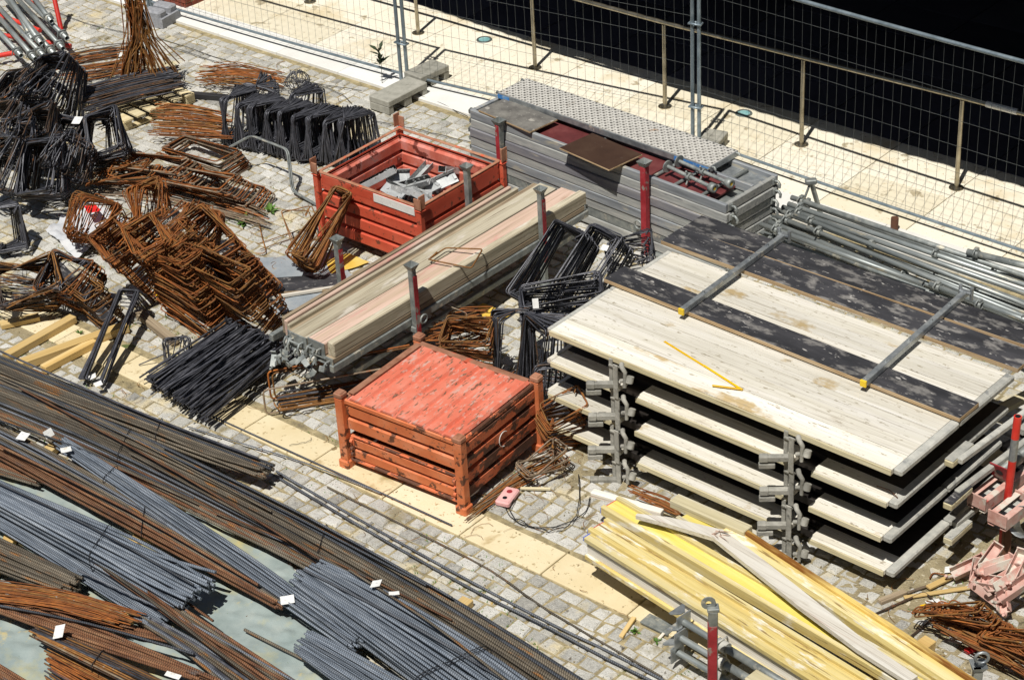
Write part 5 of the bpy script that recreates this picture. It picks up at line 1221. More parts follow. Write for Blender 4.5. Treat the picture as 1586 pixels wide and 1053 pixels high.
bars('small rusty bar ends near the left edge above the tarpaulin', [((-60, 688), (-60, 716)), ((66, 742), (54, 750))], 12, 1, .010, ['ribrust', 'ribbrown'], .10)
bars('single ribbed bar lying on the tarpaulin', [((373, 968), (375, 972)), ((460, 1012), (462, 1016)), ((580, 1072), (582, 1076))], 1, 1, .012, 'ribbrown', .06, name='rebar', cat='rebar')
bars('big bundle of new blue grey rebar at the bottom centre with a tie chain', [((502, 866), (452, 900)), ((600, 905), (545, 972)), ((733, 990), (640, 1038)), ((860, 1080), (720, 1100))], None, 5, .0130, 'ribblue', .30, jl=.07, tags=(((583, 904), (.10, .08), -20, 10), ((610, 919), (.09, .04), 10, 10)), ties=(.71, .725))
bars('thin new blue grey rebar below the big bundle at the bottom', [((484, 976), (454, 1008)), ((560, 1015), (518, 1056)), ((690, 1090), (600, 1115))], None, 2, .0070, 'ribblue', .22, jl=.05)
def rod(lab, px, r, m, z=.02, name='rebar', cat='rebar'):
    return bars(lab, [((x, y-.5), (x, y+.5)) for x, y in px], 1, 1, r, m, z, jl=0, name=name, cat=cat)
rod('long dark single bar on the setts, nearer of the parallel pair', [(424, 734), (580, 826), (733, 911), (850, 972), (940, 1018), (1060, 1078)], .0105, 'ribgrey', .04)
rod('long dark single bar on the setts, farther of the parallel pair', [(428, 728), (584, 818), (737, 902), (856, 964), (948, 1008), (1075, 1075)], .0105, 'ribgrey', .035)
rod('thin brown bar on the setts beyond the dark pair', [(507, 753), (640, 820), (760, 882), (850, 945), (1025, 1046)], .008, 'ribbrown')
rod('thin dark bar lying along the pale slab strip', [(325, 641), (500, 722), (700, 812)], .0075, 'ribgrey', .022)
rod('thin dark bar curving out from under the farthest bundle end', [(290, 660), (380, 688), (480, 720), (590, 763)], .006, 'ribgrey', .03)
rod('dark bar lying along the far edge of the long rebar', [(-20, 535), (110, 592), (240, 650), (400, 712)], .010, 'dark', .24)
rod('bent wire like bar on the setts right of the rusty stirrups', [(400, 340), (406, 368), (411, 390), (396, 392)], .006, 'rust2', .02)

stray = [((-20, 575), (420, 790), .22, 'ribbrown'), ((30, 600), (520, 880), .23, 'ribrust'), ((-30, 640), (300, 770), .25, 'ribdark'), ((60, 610), (660, 905), .22, 'ribdark'), ((200, 700), (800, 1040), .22, 'ribbrown'),
         ((0, 690), (400, 905), .26, 'ribrust'), ((-30, 735), (300, 905), .36, 'ribdark'), ((20, 760), (330, 960), .20, 'ribrust'), ((470, 880), (820, 1075), .33, 'ribgrey'), ((540, 880), (790, 1060), .34, 'ribbrown'),
         ((-30, 930), (300, 1010), .22, 'ribdark'), ((120, 880), (470, 1060), .26, 'ribgrey'), ((330, 790), (700, 960), .20, 'ribrust'), ((250, 690), (700, 925), .23, 'ribgrey')]
for (q0, q1, z, m) in stray:
    t = bars('stray ribbed bar lying loosely on top of the long rebar bundles', [((q0[0], q0[1]-.5), (q0[0], q0[1]+.5)), (((q0[0]+q1[0])/2, (q0[1]+q1[1])/2-8), ((q0[0]+q1[0])/2, (q0[1]+q1[1])/2-7)), ((q1[0], q1[1]-.5), (q1[0], q1[1]+.5))], 1, 1, U(.0075, .0115), m, z, jl=0, name='rebar', cat='rebar')
    t['group'] = 'stray bars over the long rebar bundles'
# ================================================================== STIRRUPS
def arc_poly(pts, rad, seg=3):
    "open polyline in the XZ plane with rounded inner corners"
    out = [Vector(pts[0])]
    for a, b, c in zip(pts, pts[1:], pts[2:]):
        a, b, c = Vector(a), Vector(b), Vector(c); d0 = (a-b); d1 = (c-b); rr = min(rad, d0.length*.45, d1.length*.45)
        p, q = b+d0.normalized()*rr, b+d1.normalized()*rr
        for k in range(seg+1):
            s = k/seg; out.append(p*(1-s)**2+b*2*s*(1-s)+q*s*s)
    out.append(Vector(pts[-1])); return out
RC = {}
def ring_mesh(w, h, r, v_, m, kind='ring'):
    key = (round(w, 3), round(h, 3), r, v_, m, kind)
    if key in RC: return RC[key]
    a, b = w/2*U(.97, 1.03), h/2*U(.97, 1.03); y = r*1.6; o = r*2.2; k = U(-.015, .015)
    if kind == 'ring':
        P = [(a-.06, .0, b-.06), (a-.0, 0, b), (-a, y*.3, b+k), (-a+k, y*.6, -b), (a, y, -b+k), (a+k*.5, y*1.3, b-o), (a-.07, y*1.5, b-.06-o)]
        P = [(a-.06, 0, b-.075), (a-.012, 0, b-.012), (-a, 0, b+k), (-a+k, y*.4, -b), (a, y*.8, -b+k), (a, y*1.2, b), (a-.055, y*1.4, b-.05)]
    elif kind == 'u':      # open hairpin
        P = [(a, 0, b), (-a, 0, b+k), (-a, 0, -b), (a+k*4, 0, -b)]
    elif kind == 'hook':   # bar with a bent end
        P = [(-a, 0, 0), (a-.05, 0, 0), (a, 0, b), (a-.06, 0, h)]
    g = Geo().tube(arc_poly(P, .022+r*2), r, 5)
    RC[key] = g.mesh('stirrup', M_[m]); return RC[key]
def rings(lab, q, n, w, h, r, mats, rot, fan=(0, 0), Lk=.2, tie=(0, .5), jit=2.5, z0=.0, step=(0, 0, 0), kind='ring', name='stirrup_bundle', cat='stirrup bundle', tag=None, tieW=True, kfan=.25, pn='stirrup', js=.01, group=None):
    """q: photo pixel of the bundle's middle; rot: (pitch, roll, yaw); fan: spread about Z and X; the stirrups pivot at tie (fractions of half size)"""
    R0 = R3(0, 0, rot[2]) @ R3(rot[0], 0, 0) @ R3(0, rot[1], 0)
    tl = Vector((tie[0]*w/2, 0, tie[1]*h/2)); Ms = []
    for i in range(n):
        s = -1+2*i/max(1, n-1)+U(-.5, .5)/max(1, n); j = jit
        M0 = R0 @ T(tl+Vector((step[0]*s, kfan*Lk*s, step[2]*s))) @ R3(0, 0, fan[0]*s+U(-j, j)) @ R3(fan[1]*s+U(-j, j), 0, 0) @ R3(0, U(-j, j), 0) @ T(-tl+Vector((U(-js, js), (1-kfan)*0+0, U(-js, js)))) 
        M0 = R0 @ T((0, (1-kfan)*Lk*s*.0, 0)) @ R0.inverted() @ M0
        if random.random() < .5: M0 = M0 @ R3(0, 180, 0)
        Ms.append(M0)
    cs = [M0 @ Vector((a*w/2, 0, b*h/2)) for M0 in Ms for a in (-1, 1) for b in (-1, 1)]
    zmin = sorted(c.z for c in cs)[max(0, int(len(cs)*.02))]
    lift = z0+r-zmin; cen = sum(cs, Vector())/len(cs)
    p = G(*q, cen.z+lift); org = Vector((p.x-cen.x, p.y-cen.y, 0))
    t = thing(name, lab, cat, org, 0, group); 
    for i, M0 in enumerate(Ms):
        mm = mats if isinstance(mats, str) else random.choice(mats)
        part(pn, ring_mesh(w, h, r, random.randrange(4), mm, kind), M_[mm], t, T((0, 0, lift)) @ M0)
    if tieW:
        c0 = T((0, 0, lift)) @ R0 @ T(tl); e_ = Lk*kfan+.03
        g = Geo().tube([(.02*cos(k*pi/4), e_*(1 if k < 4 else -1)*.8+.01*sin(k), .02*sin(k*pi/4)) for k in range(8)], .0025, 4, True)
        part('tie_wire', g, M_['rubber'], t, c0)
    if tag: tag_on(t, tag[0], tag[1], *tag[2:])
    return t
DK = ['dark', 'dark', 'dark', 'darkbrown']
RU = ['rust', 'rust', 'rust2']
# --- black comb in the upper middle
rings('black stirrup bundle at the left end of the standing row', (368, 180), 40, .42, .52, .0065, 'dark', (0, 0, 52), (30, 14), .20, (0, 1))
rings('black stirrup bundle second from the left in the standing row', (412, 190), 42, .42, .50, .0065, 'dark', (0, 0, 42), (26, 12), .22, (0, 1))
rings('black stirrup bundle in the middle of the standing row', (455, 200), 42, .40, .52, .0065, 'dark', (0, 0, 50), (22, 14), .26, (.1, 1))
rings('black stirrup bundle second from the right in the standing row', (500, 208), 42, .42, .50, .0065, 'dark', (0, 0, 46), (28, 14), .28, (0, 1))
rings('black stirrup bundle at the right end of the standing row', (545, 212), 42, .42, .50, .0065, 'dark', (0, 0, 58), (34, 16), .22, (-.2, 1))
rings('black stirrup bundle wedged between the first and second bundle in the standing row', (391, 188), 38, .40, .48, .0065, 'dark', (0, 0, 46), (22, 12), .24, (0, 1), 4)
rings('black stirrup bundle wedged between the second and third bundle in the standing row', (434, 197), 38, .40, .48, .0065, 'dark', (0, 0, 52), (22, 12), .24, (0, 1), 4)
rings('black stirrup bundle wedged between the third and fourth bundle in the standing row', (478, 206), 38, .40, .48, .0065, 'dark', (0, 0, 44), (22, 12), .24, (0, 1), 4)
rings('black stirrup bundle wedged between the fourth and last bundle in the standing row', (523, 212), 38, .40, .48, .0065, 'dark', (0, 0, 54), (22, 12), .24, (0, 1), 4)
rings('black spiky stirrup bundle behind the standing row', (400, 150), 20, .40, .34, .0065, 'dark', (20, 0, 30), (50, 16), .2, (0, 1), tieW=False)
rings('black stirrup bundle behind the right half of the standing row', (470, 165), 20, .36, .42, .0065, 'dark', (10, 0, 44), (20, 20), .3, (0, 1))
# coil of wire
g = Geo()
for k in range(15):
    a, b = U(.09, .16), U(.07, .15); ax = R3(U(0, 180), U(0, 180), U(0, 180))
    g.tube([ax @ Vector((a*cos(j*pi/8), b*sin(j*pi/8), U(-.01, .01))) for j in range(16)], .004, 5, True)
solo('wire_coil', 'tangled coil of black wire behind the black standing stirrups', 'wire coil', g, M_['dark'], T(G(461, 128, .14)+Vector((0, 0, .02))))
# --- rusty small bars
bars('fan of thin rusty bars lying behind the black stirrups', [((322, 98), (318, 130)), ((370, 100), (370, 128)), ((432, 112), (425, 135))], 44, 3, .0055, ['rust', 'rust', 'rust2'], .14, jl=.14, jx=2.2, name='rusty_bar_pile', cat='bar pile')
bars('neat stack of rusty straight bars left of the black standing stirrups', [((246, 158), (240, 206)), ((300, 162), (298, 208)), ((352, 172), (350, 212))], 54, 3, .006, ['rust', 'rust', 'rust2'], .16, jl=.10, jx=1.0, name='rusty_bar_pile', cat='bar pile')
bars('rusty bar bundle beside the grey tubes at the upper left', [((92, 84), (105, 125)), ((140, 74), (150, 118)), ((205, 66), (215, 108))], 70, 4, .0055, ['rust', 'rust', 'rust2', 'darkbrown'], .30, jl=.12, jx=1.4, name='rusty_bar_pile', cat='bar pile')
bars('black bar bundle lying on the pallet', [((118, 136), (150, 166)), ((185, 118), (208, 150)), ((262, 102), (276, 134))], 84, 4, .0075, ['dark', 'dark', 'darkbrown'], .30, jl=.12, jx=.8, name='black_bar_pile', cat='bar pile')
# --- tall rusty sheaf
org = G(226, 150)
t = thing('rusty_sheaf', 'tall sheaf of rusty bent bars standing upright on the black bars', 'bar sheaf', org)
for i in range(46):
    bx_, by_ = U(-.26, .24), U(-.10, .14); tx_, ty_ = U(-.10, .10), U(-.05, .08); H = U(.85, 1.12); w = U(.03, .07)
    if i % 9 == 0: bx_ *= 1.9
    P = [(bx_, by_, .22), (bx_*.35+tx_*.4+U(-.04, .04), by_*.4+.03, .22+H*.5), (tx_, ty_, .22+H), (tx_+w, ty_+U(-.02, .02), .22+H), (bx_*.3+tx_*.4+w+U(-.03, .03), by_*.3, .22+H*.5), (bx_+w+U(-.05, .05), by_+.05, .22+U(0, .2))]
    part('bent_bar', Geo().tube(arc_poly(P, .03), .0065, 5), M_[random.choice(['rust2', 'rust2', 'rust'])], t)
tag_on(t, (187, 85), .4, (.07, .05), 20, 50)
# --- black heaps at the left
rings('tall black stirrup bundle leaning behind the tagged one at the left', (85, 135), 47, .40, .62, .0068, DK, (-48, 0, -14), (24, 20), .34, (0, .9), 5, kfan=.7)
rings('big black bow shaped stirrup bundle with a white tag', (108, 222), 47, .38, .50, .0068, DK, (-36, 0, -14), (42, 20), .22, (.85, .95), 5, kfan=.6)
rings('black stirrup bundle forming the right wing of the big bow', (160, 212), 47, .36, .48, .0068, DK, (-36, 0, 24), (40, 20), .20, (-.85, .95), 5, kfan=.6, tag=((120, 187), .62, (.14, .11), -30, 30))
rings('black stirrup bundle with a white tag lowest at the left', (66, 262), 53, .44, .56, .0068, DK, (-34, 0, 4), (38, 20), .30, (0, .95), 5, kfan=.6, tag=((35, 246), .46, (.06, .12), -10, 55))
rings('black stirrup bundle at the left edge beside the tagged one', (14, 255), 44, .42, .56, .0068, DK, (-34, 0, -30), (34, 20), .30, (0, .95), 5, kfan=.6)
rings('black stirrup bundle lying between the tubes and the left edge', (30, 150), 47, .44, .46, .0068, DK, (-50, 0, -20), (32, 22), .34, (0, .9), 5, kfan=.7)
rings('dark brown stirrup bundle filling the gap under the tagged ones', (60, 205), 47, .42, .44, .0068, ['darkbrown', 'dark'], (-48, 0, 10), (36, 24), .34, (0, .6), 5, kfan=.7)
rings('dark stirrup bundle at the left edge above the tagged one', (8, 195), 39, .42, .44, .0068, ['darkbrown', 'dark'], (-44, 0, -10), (36, 24), .34, (0, .6), 5, kfan=.7)
rings('black stirrup bundle standing alone at the left edge', (10, 352), 34, .30, .44, .0068, 'dark', (-14, 0, 30), (26, 12), .26, (0, 1))
rings('loose black stirrups tumbled between the two tagged bundles', (100, 240), 26, .40, .40, .0065, DK, (-45, 0, -20), (70, 26), .3, (0, 0), 14, kfan=1, z0=.12, tieW=False)
rings('loose black stirrups tumbled at the top left near the tubes', (60, 140), 24, .42, .36, .0065, DK, (-60, 0, -30), (60, 20), .3, (0, 0), 12, kfan=1, z0=.10, tieW=False)
rings('loose black stirrups tumbled over the left edge bundles', (25, 215), 26, .42, .38, .0065, DK, (-50, 0, 10), (70, 26), .3, (0, 0), 14, kfan=1, z0=.12, tieW=False)
solo('paper_tag', 'white paper tag caught in the black stirrups near the left edge', 'tag', *[x for x in (tag_on(None, (19, 160), .45, (.06, .08), 30, 50))][:1], M_['paper'], tag_on(None, (19, 160), .5, (.06, .08), 30, 50)[1])
# --- flat grey rusty rings in the middle left
rings('long rusty rectangular stirrups lying flat beside the rusty bar stack', (318, 240), 20, .86, .34, .0075, ['rustgrey', 'rust', 'rustgrey'], (-86, 0, -40), (3, 2), .10, (0, 0), 1.5, kfan=1, step=(0, 0, .05), tieW=False)
rings('grey rusty stirrups lying flat under the long ones', (258, 262), 22, .90, .30, .0075, ['rustgrey', 'rustgrey', 'rust'], (-84, 0, -34), (10, 4), .12, (0, 0), 3, kfan=1, step=(.15, 0, .10), tieW=False)
rings('rusty grey stirrups with upturned hooks behind the rusty heap', (330, 285), 22, .90, .26, .0075, ['rustgrey', 'rust', 'rustgrey'], (-74, 0, -32), (8, 6), .14, (0, 0), 3, kfan=1, step=(.12, 0, .10), tieW=False)
rings('scattered rusty grey stirrups left of the flat ones', (205, 272), 14, .70, .24, .007, ['rustgrey', 'rust2', 'rust'], (-80, 0, -14), (20, 8), .10, (0, 0), 5, kfan=1, step=(.12, 0, .08), tieW=False)
bars('straight grey rusty bars under the flat stirrups', [((160, 258), (150, 300)), ((260, 262), (250, 312)), ((400, 318), (392, 345))], 30, 2, .006, ['rustgrey', 'rust', 'rustgrey'], .08, jl=.2, jx=1.5, name='rusty_bar_pile', cat='bar pile')
# --- big rusty heap
rings('rusty stirrup fan wrapped round the white bag at the left of the rusty heap', (150, 342), 38, .44, .40, .0055, RU, (-32, 0, -24), (70, 26), .16, (.9, .4), 9)
rings('rusty stirrups spreading upwards at the back of the rusty heap', (228, 312), 40, .36, .34, .0055, RU, (-34, 0, 30), (70, 28), .20, (-.6, -.6), 9)
rings('rusty stirrups standing at the back right of the rusty heap', (298, 348), 46, .40, .34, .0055, RU, (-44, 0, -30), (66, 30), .22, (-.7, .6), 9)
rings('rusty stirrups sloping down at the left front of the rusty heap', (205, 398), 46, .50, .30, .006, RU, (-52, 26, -34), (16, 12), .40, (0, 0), 4, kfan=1)
rings('rusty stirrups lying like fallen dominoes in the middle of the rusty heap', (262, 400), 48, .56, .30, .006, RU, (-56, 22, -42), (14, 12), .46, (0, 0), 4, kfan=1, tag=((322, 414), .42, (.10, .09), 10, 40))
rings('long rusty stirrups sloping down the right side of the rusty heap', (348, 385), 46, .90, .26, .006, RU, (-58, 16, -44), (14, 12), .36, (0, 0), 4, kfan=1)
rings('long rusty stirrups at the front right foot of the rusty heap', (350, 448), 48, .92, .24, .006, ['rust', 'rust', 'rust2'], (-66, 8, -38), (8, 9), .40, (0, 0), 3.5, kfan=1)
rings('flattest rusty stirrups at the front foot of the rusty heap', (290, 462), 34, .80, .20, .006, RU, (-74, 10, -38), (8, 6), .30, (0, 0), 3.5, kfan=1)
rings('low rusty stirrups filling the middle of the rusty heap', (285, 425), 44, .70, .22, .006, RU, (-68, 6, -40), (20, 10), .34, (0, 0), 6, kfan=1, z0=.10, tieW=False)
rings('loose rusty stirrups tumbled over the middle of the rusty heap', (290, 395), 30, .46, .30, .006, RU, (-58, 10, -20), (60, 22), .30, (0, 0), 12, kfan=1, z0=.14, tieW=False)
rings('loose rusty stirrups tumbled over the left of the rusty heap', (205, 370), 28, .42, .28, .006, RU, (-54, 0, -50), (60, 24), .30, (0, 0), 12, kfan=1, z0=.08, tieW=False)
rings('loose rusty stirrups tumbled over the right of the rusty heap', (380, 430), 28, .60, .24, .006, RU, (-66, 8, -46), (30, 14), .28, (0, 0), 8, kfan=1, z0=.04, tieW=False)
# --- rusty stirrups leaning on the open container
tS = rings('rusty stirrups leaning against the front of the open container', (500, 352), 34, .20, .80, .0065, ['rust2', 'rust'], (-38, 34, 10), (40, 14), .20, (0, .85), 5, kfan=.6)
rings('single long rusty stirrup beside the leaning ones', (468, 352), 2, .3, .42, .006, 'rust2', (-60, 10, 30), (10, 5), .05, (0, .9), 3, tieW=False)
# --- dark brown heap at the left
rings('dark rusty stirrup heap at the left edge', (42, 440), 30, .60, .40, .006, ['darkbrown', 'darkbrown', 'rust2', 'dark'], (-55, 10, 30), (34, 16), .30, (0, .6), 5)
rings('dark rusty stirrup heap spreading over the dusty board', (105, 432), 28, .55, .40, .006, ['darkbrown', 'darkbrown', 'rust', 'dark'], (-55, 10, -20), (36, 16), .30, (0, .6), 5)
rings('small dark rusty stirrups right of the left edge heap', (140, 460), 16, .55, .22, .006, ['darkbrown', 'rust2'], (-70, 4, -46), (10, 8), .2, (0, 0), 4, kfan=1, tieW=False)
bars('dark rusty straight bars at the left edge', [((-30, 405), (-30, 470)), ((30, 412), (20, 480)), ((95, 425), (60, 470))], 40, 3, .0055, ['darkbrown', 'dark', 'rust2'], .24, jl=.12, jx=2.0, name='rusty_bar_pile', cat='bar pile')
# --- long narrow black hairpins with tags
a_, b_ = G(206, 452, .34), G(148, 590, .03); d_ = (b_-a_); yaw = math.degrees(atan2(d_.y, d_.x)); Lh = d_.length
t = thing('hairpin_bundle', 'two leg bundle of long narrow black stirrups with white tags at its foot', 'stirrup bundle', M=T((a_.x, a_.y, 0)))
iv = MW[t.name].inverted()
for i in range(26):
    lay = (i % 5)*.016; e1, e2 = U(-4, 4), U(-7, 7); q = [(188+e1, 448), (213+e1, 450), (160+e2, 593), (128+e2, 586)]; side_ = i % 2
    A, B_, C_, D_ = [iv @ (G(*q[k2], zz-lay)) for k2, zz in ((0, .36), (1, .36), (2, .10), (3, .10))]
    P = [A+(B_-A)*.6, A, D_, D_+(C_-D_)*.10] if side_ else [A+(B_-A)*.4, B_, C_, C_+(D_-C_)*.10]
    part('stirrup', Geo().tube(arc_poly(P, .03), .0085, 5), M_['dark'], t)
for k in range(5):
    a2, b2 = iv @ G(186, 450+k*6, .33-.02*k), iv @ G(216, 452+k*6, .33-.02*k); part('cross_bar', Geo().tube([a2, b2], .006, 5), M_['dark'], t)
tag_on(t, (143, 584), .06, (.085, .07), 10, 10); tag_on(t, (152, 595), .10, (.08, .06), 30, 20)
# --- fan of black hooks
org = G(330, 600)
t = thing('hook_bar_bundle', 'spread fan of black bars with bent ends lying in front of the planks', 'bar bundle', M=T(org))
iv = MW[t.name].inverted()
for i in range(100):
    s = i/99; s2 = min(1, max(0, s+U(-.14, .14))); lay = U(0, 1)
    top = Vector((352+s*98+U(-7, 7), 508+s*44+U(-6, 6), 0)); bot = Vector((222+s2*98+U(-8, 8), 594+s2*62+U(-7, 7)-10*(1-s2)*lay, 0))
    za = .10+.30*lay*(1-.3*abs(s-.5)); zb_ = .02+.22*lay
    A = G(top.x, top.y-40*za, za); B_ = G(bot.x, bot.y-40*zb_, zb_); d = (A-B_).normalized(); sd_ = Vector((-d.y, d.x, 0))*U(-.3, .3)
    hk = U(.05, .10)
    P = [B_, A, A+Vector((d.x*.06, d.y*.06, -.02))+sd_*.3, A+Vector((d.x*.03, d.y*.03, -hk))+sd_*.4, A+Vector((-d.x*.06, -d.y*.06, -hk-.01))+sd_*.4]
    org_ = P[0]; part('hooked_bar', Geo().tube(arc_poly([iv @ p for p in P], .03), .0082, 5), M_['dark'], t)
g = Geo()
for i in range(90):      # the many more bars under the visible ones
    s = U(0, 1); A = G(352+s*96, 510+s*44-40*.2, .05+.22*U(0, 1)); B_ = G(226+s*94, 594+s*60-6, U(.01, .16))
    g.tube([iv @ B_, iv @ A], .0082, 5)
o = part('buried_bars', g, M_['dark'], t); o['kind'] = 'stuff'
rings('small loose black coil left of the fan of black hooks', (275, 542), 10, .24, .22, .005, 'dark', (-20, 0, 20), (60, 20), .10, (0, 0), 10, tieW=False)
solo('steel_rod', 'thin rod sticking out to the left of the fan of black hooks', 'rod', Geo().tube([(0, 0, 0), G(262, 545, .12)-G(215, 565, .02)], .006, 5), M_['dark'], T(G(215, 565, .02)))
# --- long rusty U bars left of the closed container
t = thing('u_bar_group', 'three long rusty U shaped bars standing on edge left of the closed container', 'bent bars', M=T(G(480, 650)))
iv = MW[t.name].inverted()
for (x0, x1, yb, z0_, z1_, m) in ((412, 640, 641, .02, .26, 'rustgrey'), (420, 640, 618, .02, .30, 'rust'), (426, 640, 615, .04, .28, 'rust2')):
    A = G(x0, yb, z0_); d = (G(x1, yb-42, z0_)-A).normalized(); up_ = Vector((0, 0, z1_-z0_)); n_ = Vector((d.x, d.y, 0))*1.25
    part('u_bar', Geo().tube(arc_poly([iv @ (A+n_), iv @ A, iv @ (A+up_), iv @ (A+up_+n_)], .04), .0085, 6), M_[m], t)
t = thing('hairpin_bars', 'flat black and rusty hairpin bars lying left of the closed container', 'bent bars', M=T(G(470, 632)))
iv = MW[t.name].inverted()
for i in range(9):
    A = G(428+U(-4, 8), 618+i*2.2, .03+.01*i); d = (G(560, 600+i*2, .03)-A).normalized(); w_ = Vector((-d.y, d.x, 0))*U(.05, .12)
    part('hairpin', Geo().tube(arc_poly([iv @ (A+d*1.0+w_), iv @ (A+w_), iv @ A, iv @ (A+d*1.0)], .03), .0065, 5), M_[random.choice(['dark', 'rust2', 'dark'])], t)
# --- single stirrup on the planks
P = [G(*q, .685) for q in ((664, 402), (690, 384), (748, 392), (730, 414))]
P.insert(3, G(748, 392, .685)); org = P[0].copy(); PP = [p-org for p in (P[0], P[1], P[2], P[4], P[0], P[0]+(P[1]-P[0])*.5)]; PP[3].z -= .01; PP[2].z += .04; PP[-1].z += .016
solo('stirrup', 'single rusty stirrup lying on top of the plank pile', 'stirrup', Geo().tube(arc_poly(PP, .03), .0075, 6), M_['rust2'], T(org))
# --- rusty and black heaps between planks and white platforms
bars('rusty stirrup heap between the plank rack and the closed container', [((668, 498), (668, 545)), ((705, 485), (712, 540)), ((745, 478), (760, 520))], 44, 3, .0055, RU, .26, jl=.12, jx=2.0, name='rusty_bar_pile', cat='bar pile')
rings('rusty stirrups behind the closed container near the black ones', (728, 525), 24, .46, .26, .006, RU, (-50, 6, -8), (18, 14), .26, (0, 0), 5, kfan=1)
rings('single grey stirrup standing up over the rusty heap', (690, 505), 1, .30, .34, .0055, 'rustgrey', (-30, 10, -20), (0, 0), 0, (0, 0), 2, tieW=False)
rings('black stirrup bundle in front of the white platforms, left part', (795, 535), 24, .34, .66, .0065, DK, (-4, 0, 20), (34, 10), .16, (.6, 1))
rings('black stirrup bundle in front of the white platforms, right part', (838, 545), 26, .36, .66, .0065, DK, (-4, 0, -34), (34, 10), .16, (-.7, 1), tag=((829, 470), .80, (.06, .10), 20, 60))
rings('black stirrup bundle hidden lower between container and platforms', (860, 600), 20, .36, .44, .0065, DK, (-10, 0, 20), (30, 12), .3, (0, 1))
rings('flat black stirrups lying over the tagged black bundle', (870, 468), 22, .70, .26, .0065, 'dark', (-68, 0, 4), (10, 8), .2, (0, 0), 3, kfan=1, z0=.34)
rings('long black stirrups leaning up behind the white platforms, left part', (858, 418), 24, .36, .80, .0065, 'dark', (-46, 12, -32), (8, 5), .24, (0, .9), 2, kfan=.8)
rings('long black stirrups leaning up behind the white platforms, right part', (915, 425), 24, .36, .78, .0065, 'dark', (-46, 12, -32), (10, 6), .26, (0, .9), 2.5, kfan=.8, tag=((937, 384), .44, (.08, .07), -30, 35))
rings('small black stirrups beside the red post of the platform rack', (975, 400), 16, .40, .30, .006, 'dark', (-60, 6, 10), (30, 10), .2, (0, 0), 5, kfan=1)
solo('paper_scrap', 'white paper scrap lying in the shade between the racks', 'paper', *tag_on(None, (935, 350), .02, (.1, .08), 10, 0)[:1], M_['paper'], tag_on(None, (935, 350), .02, (.1, .08), 10, 0)[1])
rings('rusty bent bars on the ground behind the corner post of the closed container', (868, 650), 16, .36, .24, .006, RU, (-72, 4, 30), (30, 10), .2, (0, 0), 6, kfan=1, tieW=False)
# --- rusty mesh by the closed container
bars('brown bent bars lying flat along the right side of the closed container', [((745, 772), (738, 792)), ((800, 728), (800, 752)), ((862, 694), (872, 715))], 24, 2, .005, ['rust2', 'rust', 'rustgrey'], .05, jl=.16, jx=2.4, name='rusty_bar_pile', cat='bar pile')
rings('brown stirrups on the ground right of the closed container', (840, 716), 9, .40, .20, .005, ['rust2', 'rustgrey'], (-88, 1, 36), (24, 2), .05, (0, 0), 3, kfan=1, tieW=False)
# --- rusty bits under the white platforms
bars('rusty wire bundle behind the yellow beams under the white platforms', [((985, 752), (992, 772)), ((1030, 768), (1030, 788)), ((1070, 790), (1060, 805))], 26, 2, .0045, RU, .22, jl=.1, jx=1.6, name='rusty_bar_pile', cat='bar pile')
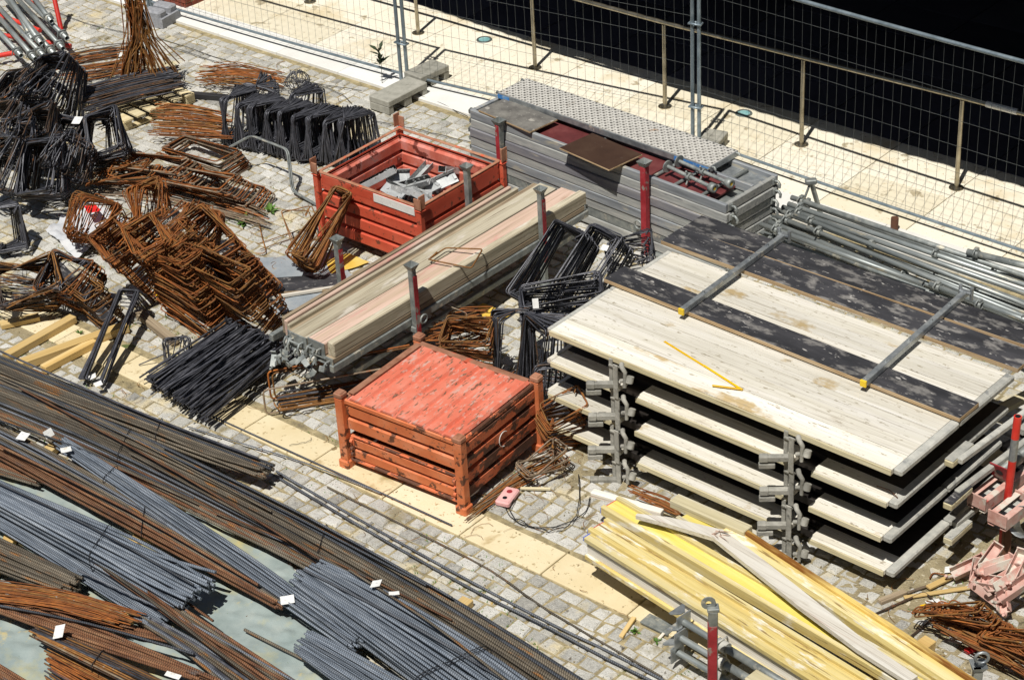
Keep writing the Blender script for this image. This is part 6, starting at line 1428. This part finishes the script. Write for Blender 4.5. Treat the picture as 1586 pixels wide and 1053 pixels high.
# --- lower right
rings('rusty stirrup heap in the lower right corner', (1512, 960), 22, .50, .13, .006, RU, (-84, 2, -32), (26, 8), .10, (0, 0), 6, kfan=1, step=(.2, 0, .06))
bars('rusty straight bars through the lower right heap', [((1452, 932), (1462, 975)), ((1520, 950), (1510, 1000)), ((1600, 990), (1570, 1035))], 46, 3, .006, RU, .16, jl=.14, jx=1.6, name='rusty_bar_pile', cat='bar pile')
rings('rusty stirrups behind the lower right heap at the edge', (1572, 1000), 16, .5, .14, .006, RU, (-82, 4, -40), (30, 10), .12, (0, 0), 6, kfan=1, tieW=False)
A = [G(*q, .02) for q in ((1330, 962), (1372, 920), (1428, 928), (1460, 945), (1412, 980))]
solo('stirrup', 'large dark stirrup lying on the ground near the lowest platform corner', 'stirrup', Geo().tube(arc_poly([p-A[0] for p in (A[0], G(1432, 916, .02), A[3], G(1408, 988, .02))], .04), .009, 6), M_['darkbrown'], T(A[0]))
solo('steel_rod', 'grey rod lying across the ground near the lower right tags', 'rod', Geo().tube([Vector((0, 0, 0)), G(1515, 880, .02)-G(1405, 918, .02)], .011, 7), M_['rustgrey'], T(G(1405, 918, .02)))
solo('stirrup', 'thin rusty hooked bar near the lower right tags', 'stirrup', Geo().tube(arc_poly([p-G(1440, 895, .02) for p in (G(1440, 895, .02), G(1445, 886, .02), G(1478, 893, .03), G(1482, 886, .02))], .03), .006, 5), M_['rust'], T(G(1440, 895, .02)))
for i, (q, sz, rz, lab) in enumerate((((1472, 882), (.10, .08), -15, 'white paper tag on the ground, farthest of the three at the lower right'), ((1446, 934), (.13, .08), 15, 'white paper tag on the ground, middle one of the three at the lower right'), ((1480, 990), (.11, .10), -25, 'white paper tag on the ground, nearest of the three at the lower right'),
        ((1005, 968-60), (.02, .02), 0, 'tiny pale chip on the slab'), ((866, 663), (.06, .08), 20, 'white paper tag on the ground behind the corner post of the closed container'), ((305, 490), (.10, .05), -40, 'white paper tag at the front foot of the rusty stirrup heap'))):
    if i == 3: continue
    g, W_ = tag_on(None, q, .02, sz, rz, 5); solo('paper_tag', lab, 'tag', g, M_['paper'], W_)
# bent grey bars standing on the setts (long rounded rods)
t = thing('bent_rod', 'pair of long bent grey rods propped between the black stirrups and the open container', 'bent bars', M=T(G(450, 300)))
iv = MW[t.name].inverted()
for o in (0, 1):
    Q_ = [G(355+o*3, 228, .30), G(388+o*3, 210, .42), G(444+o*3, 232, .42), G(452+o*3, 296, .05), G(490+o*2, 318, .03), G(520, 332, .03)]
    part('rod', Geo().tube(arc_poly([iv @ p for p in Q_], .06), .010, 7), M_['galvdull'], t)
bars('rusty scattered stub bars at the right edge of the setts by the heap', [((395, 375), (400, 392)), ((470, 352), (470, 366))], 2, 1, .005, 'rust2', .02, name='rebar', cat='rebar')
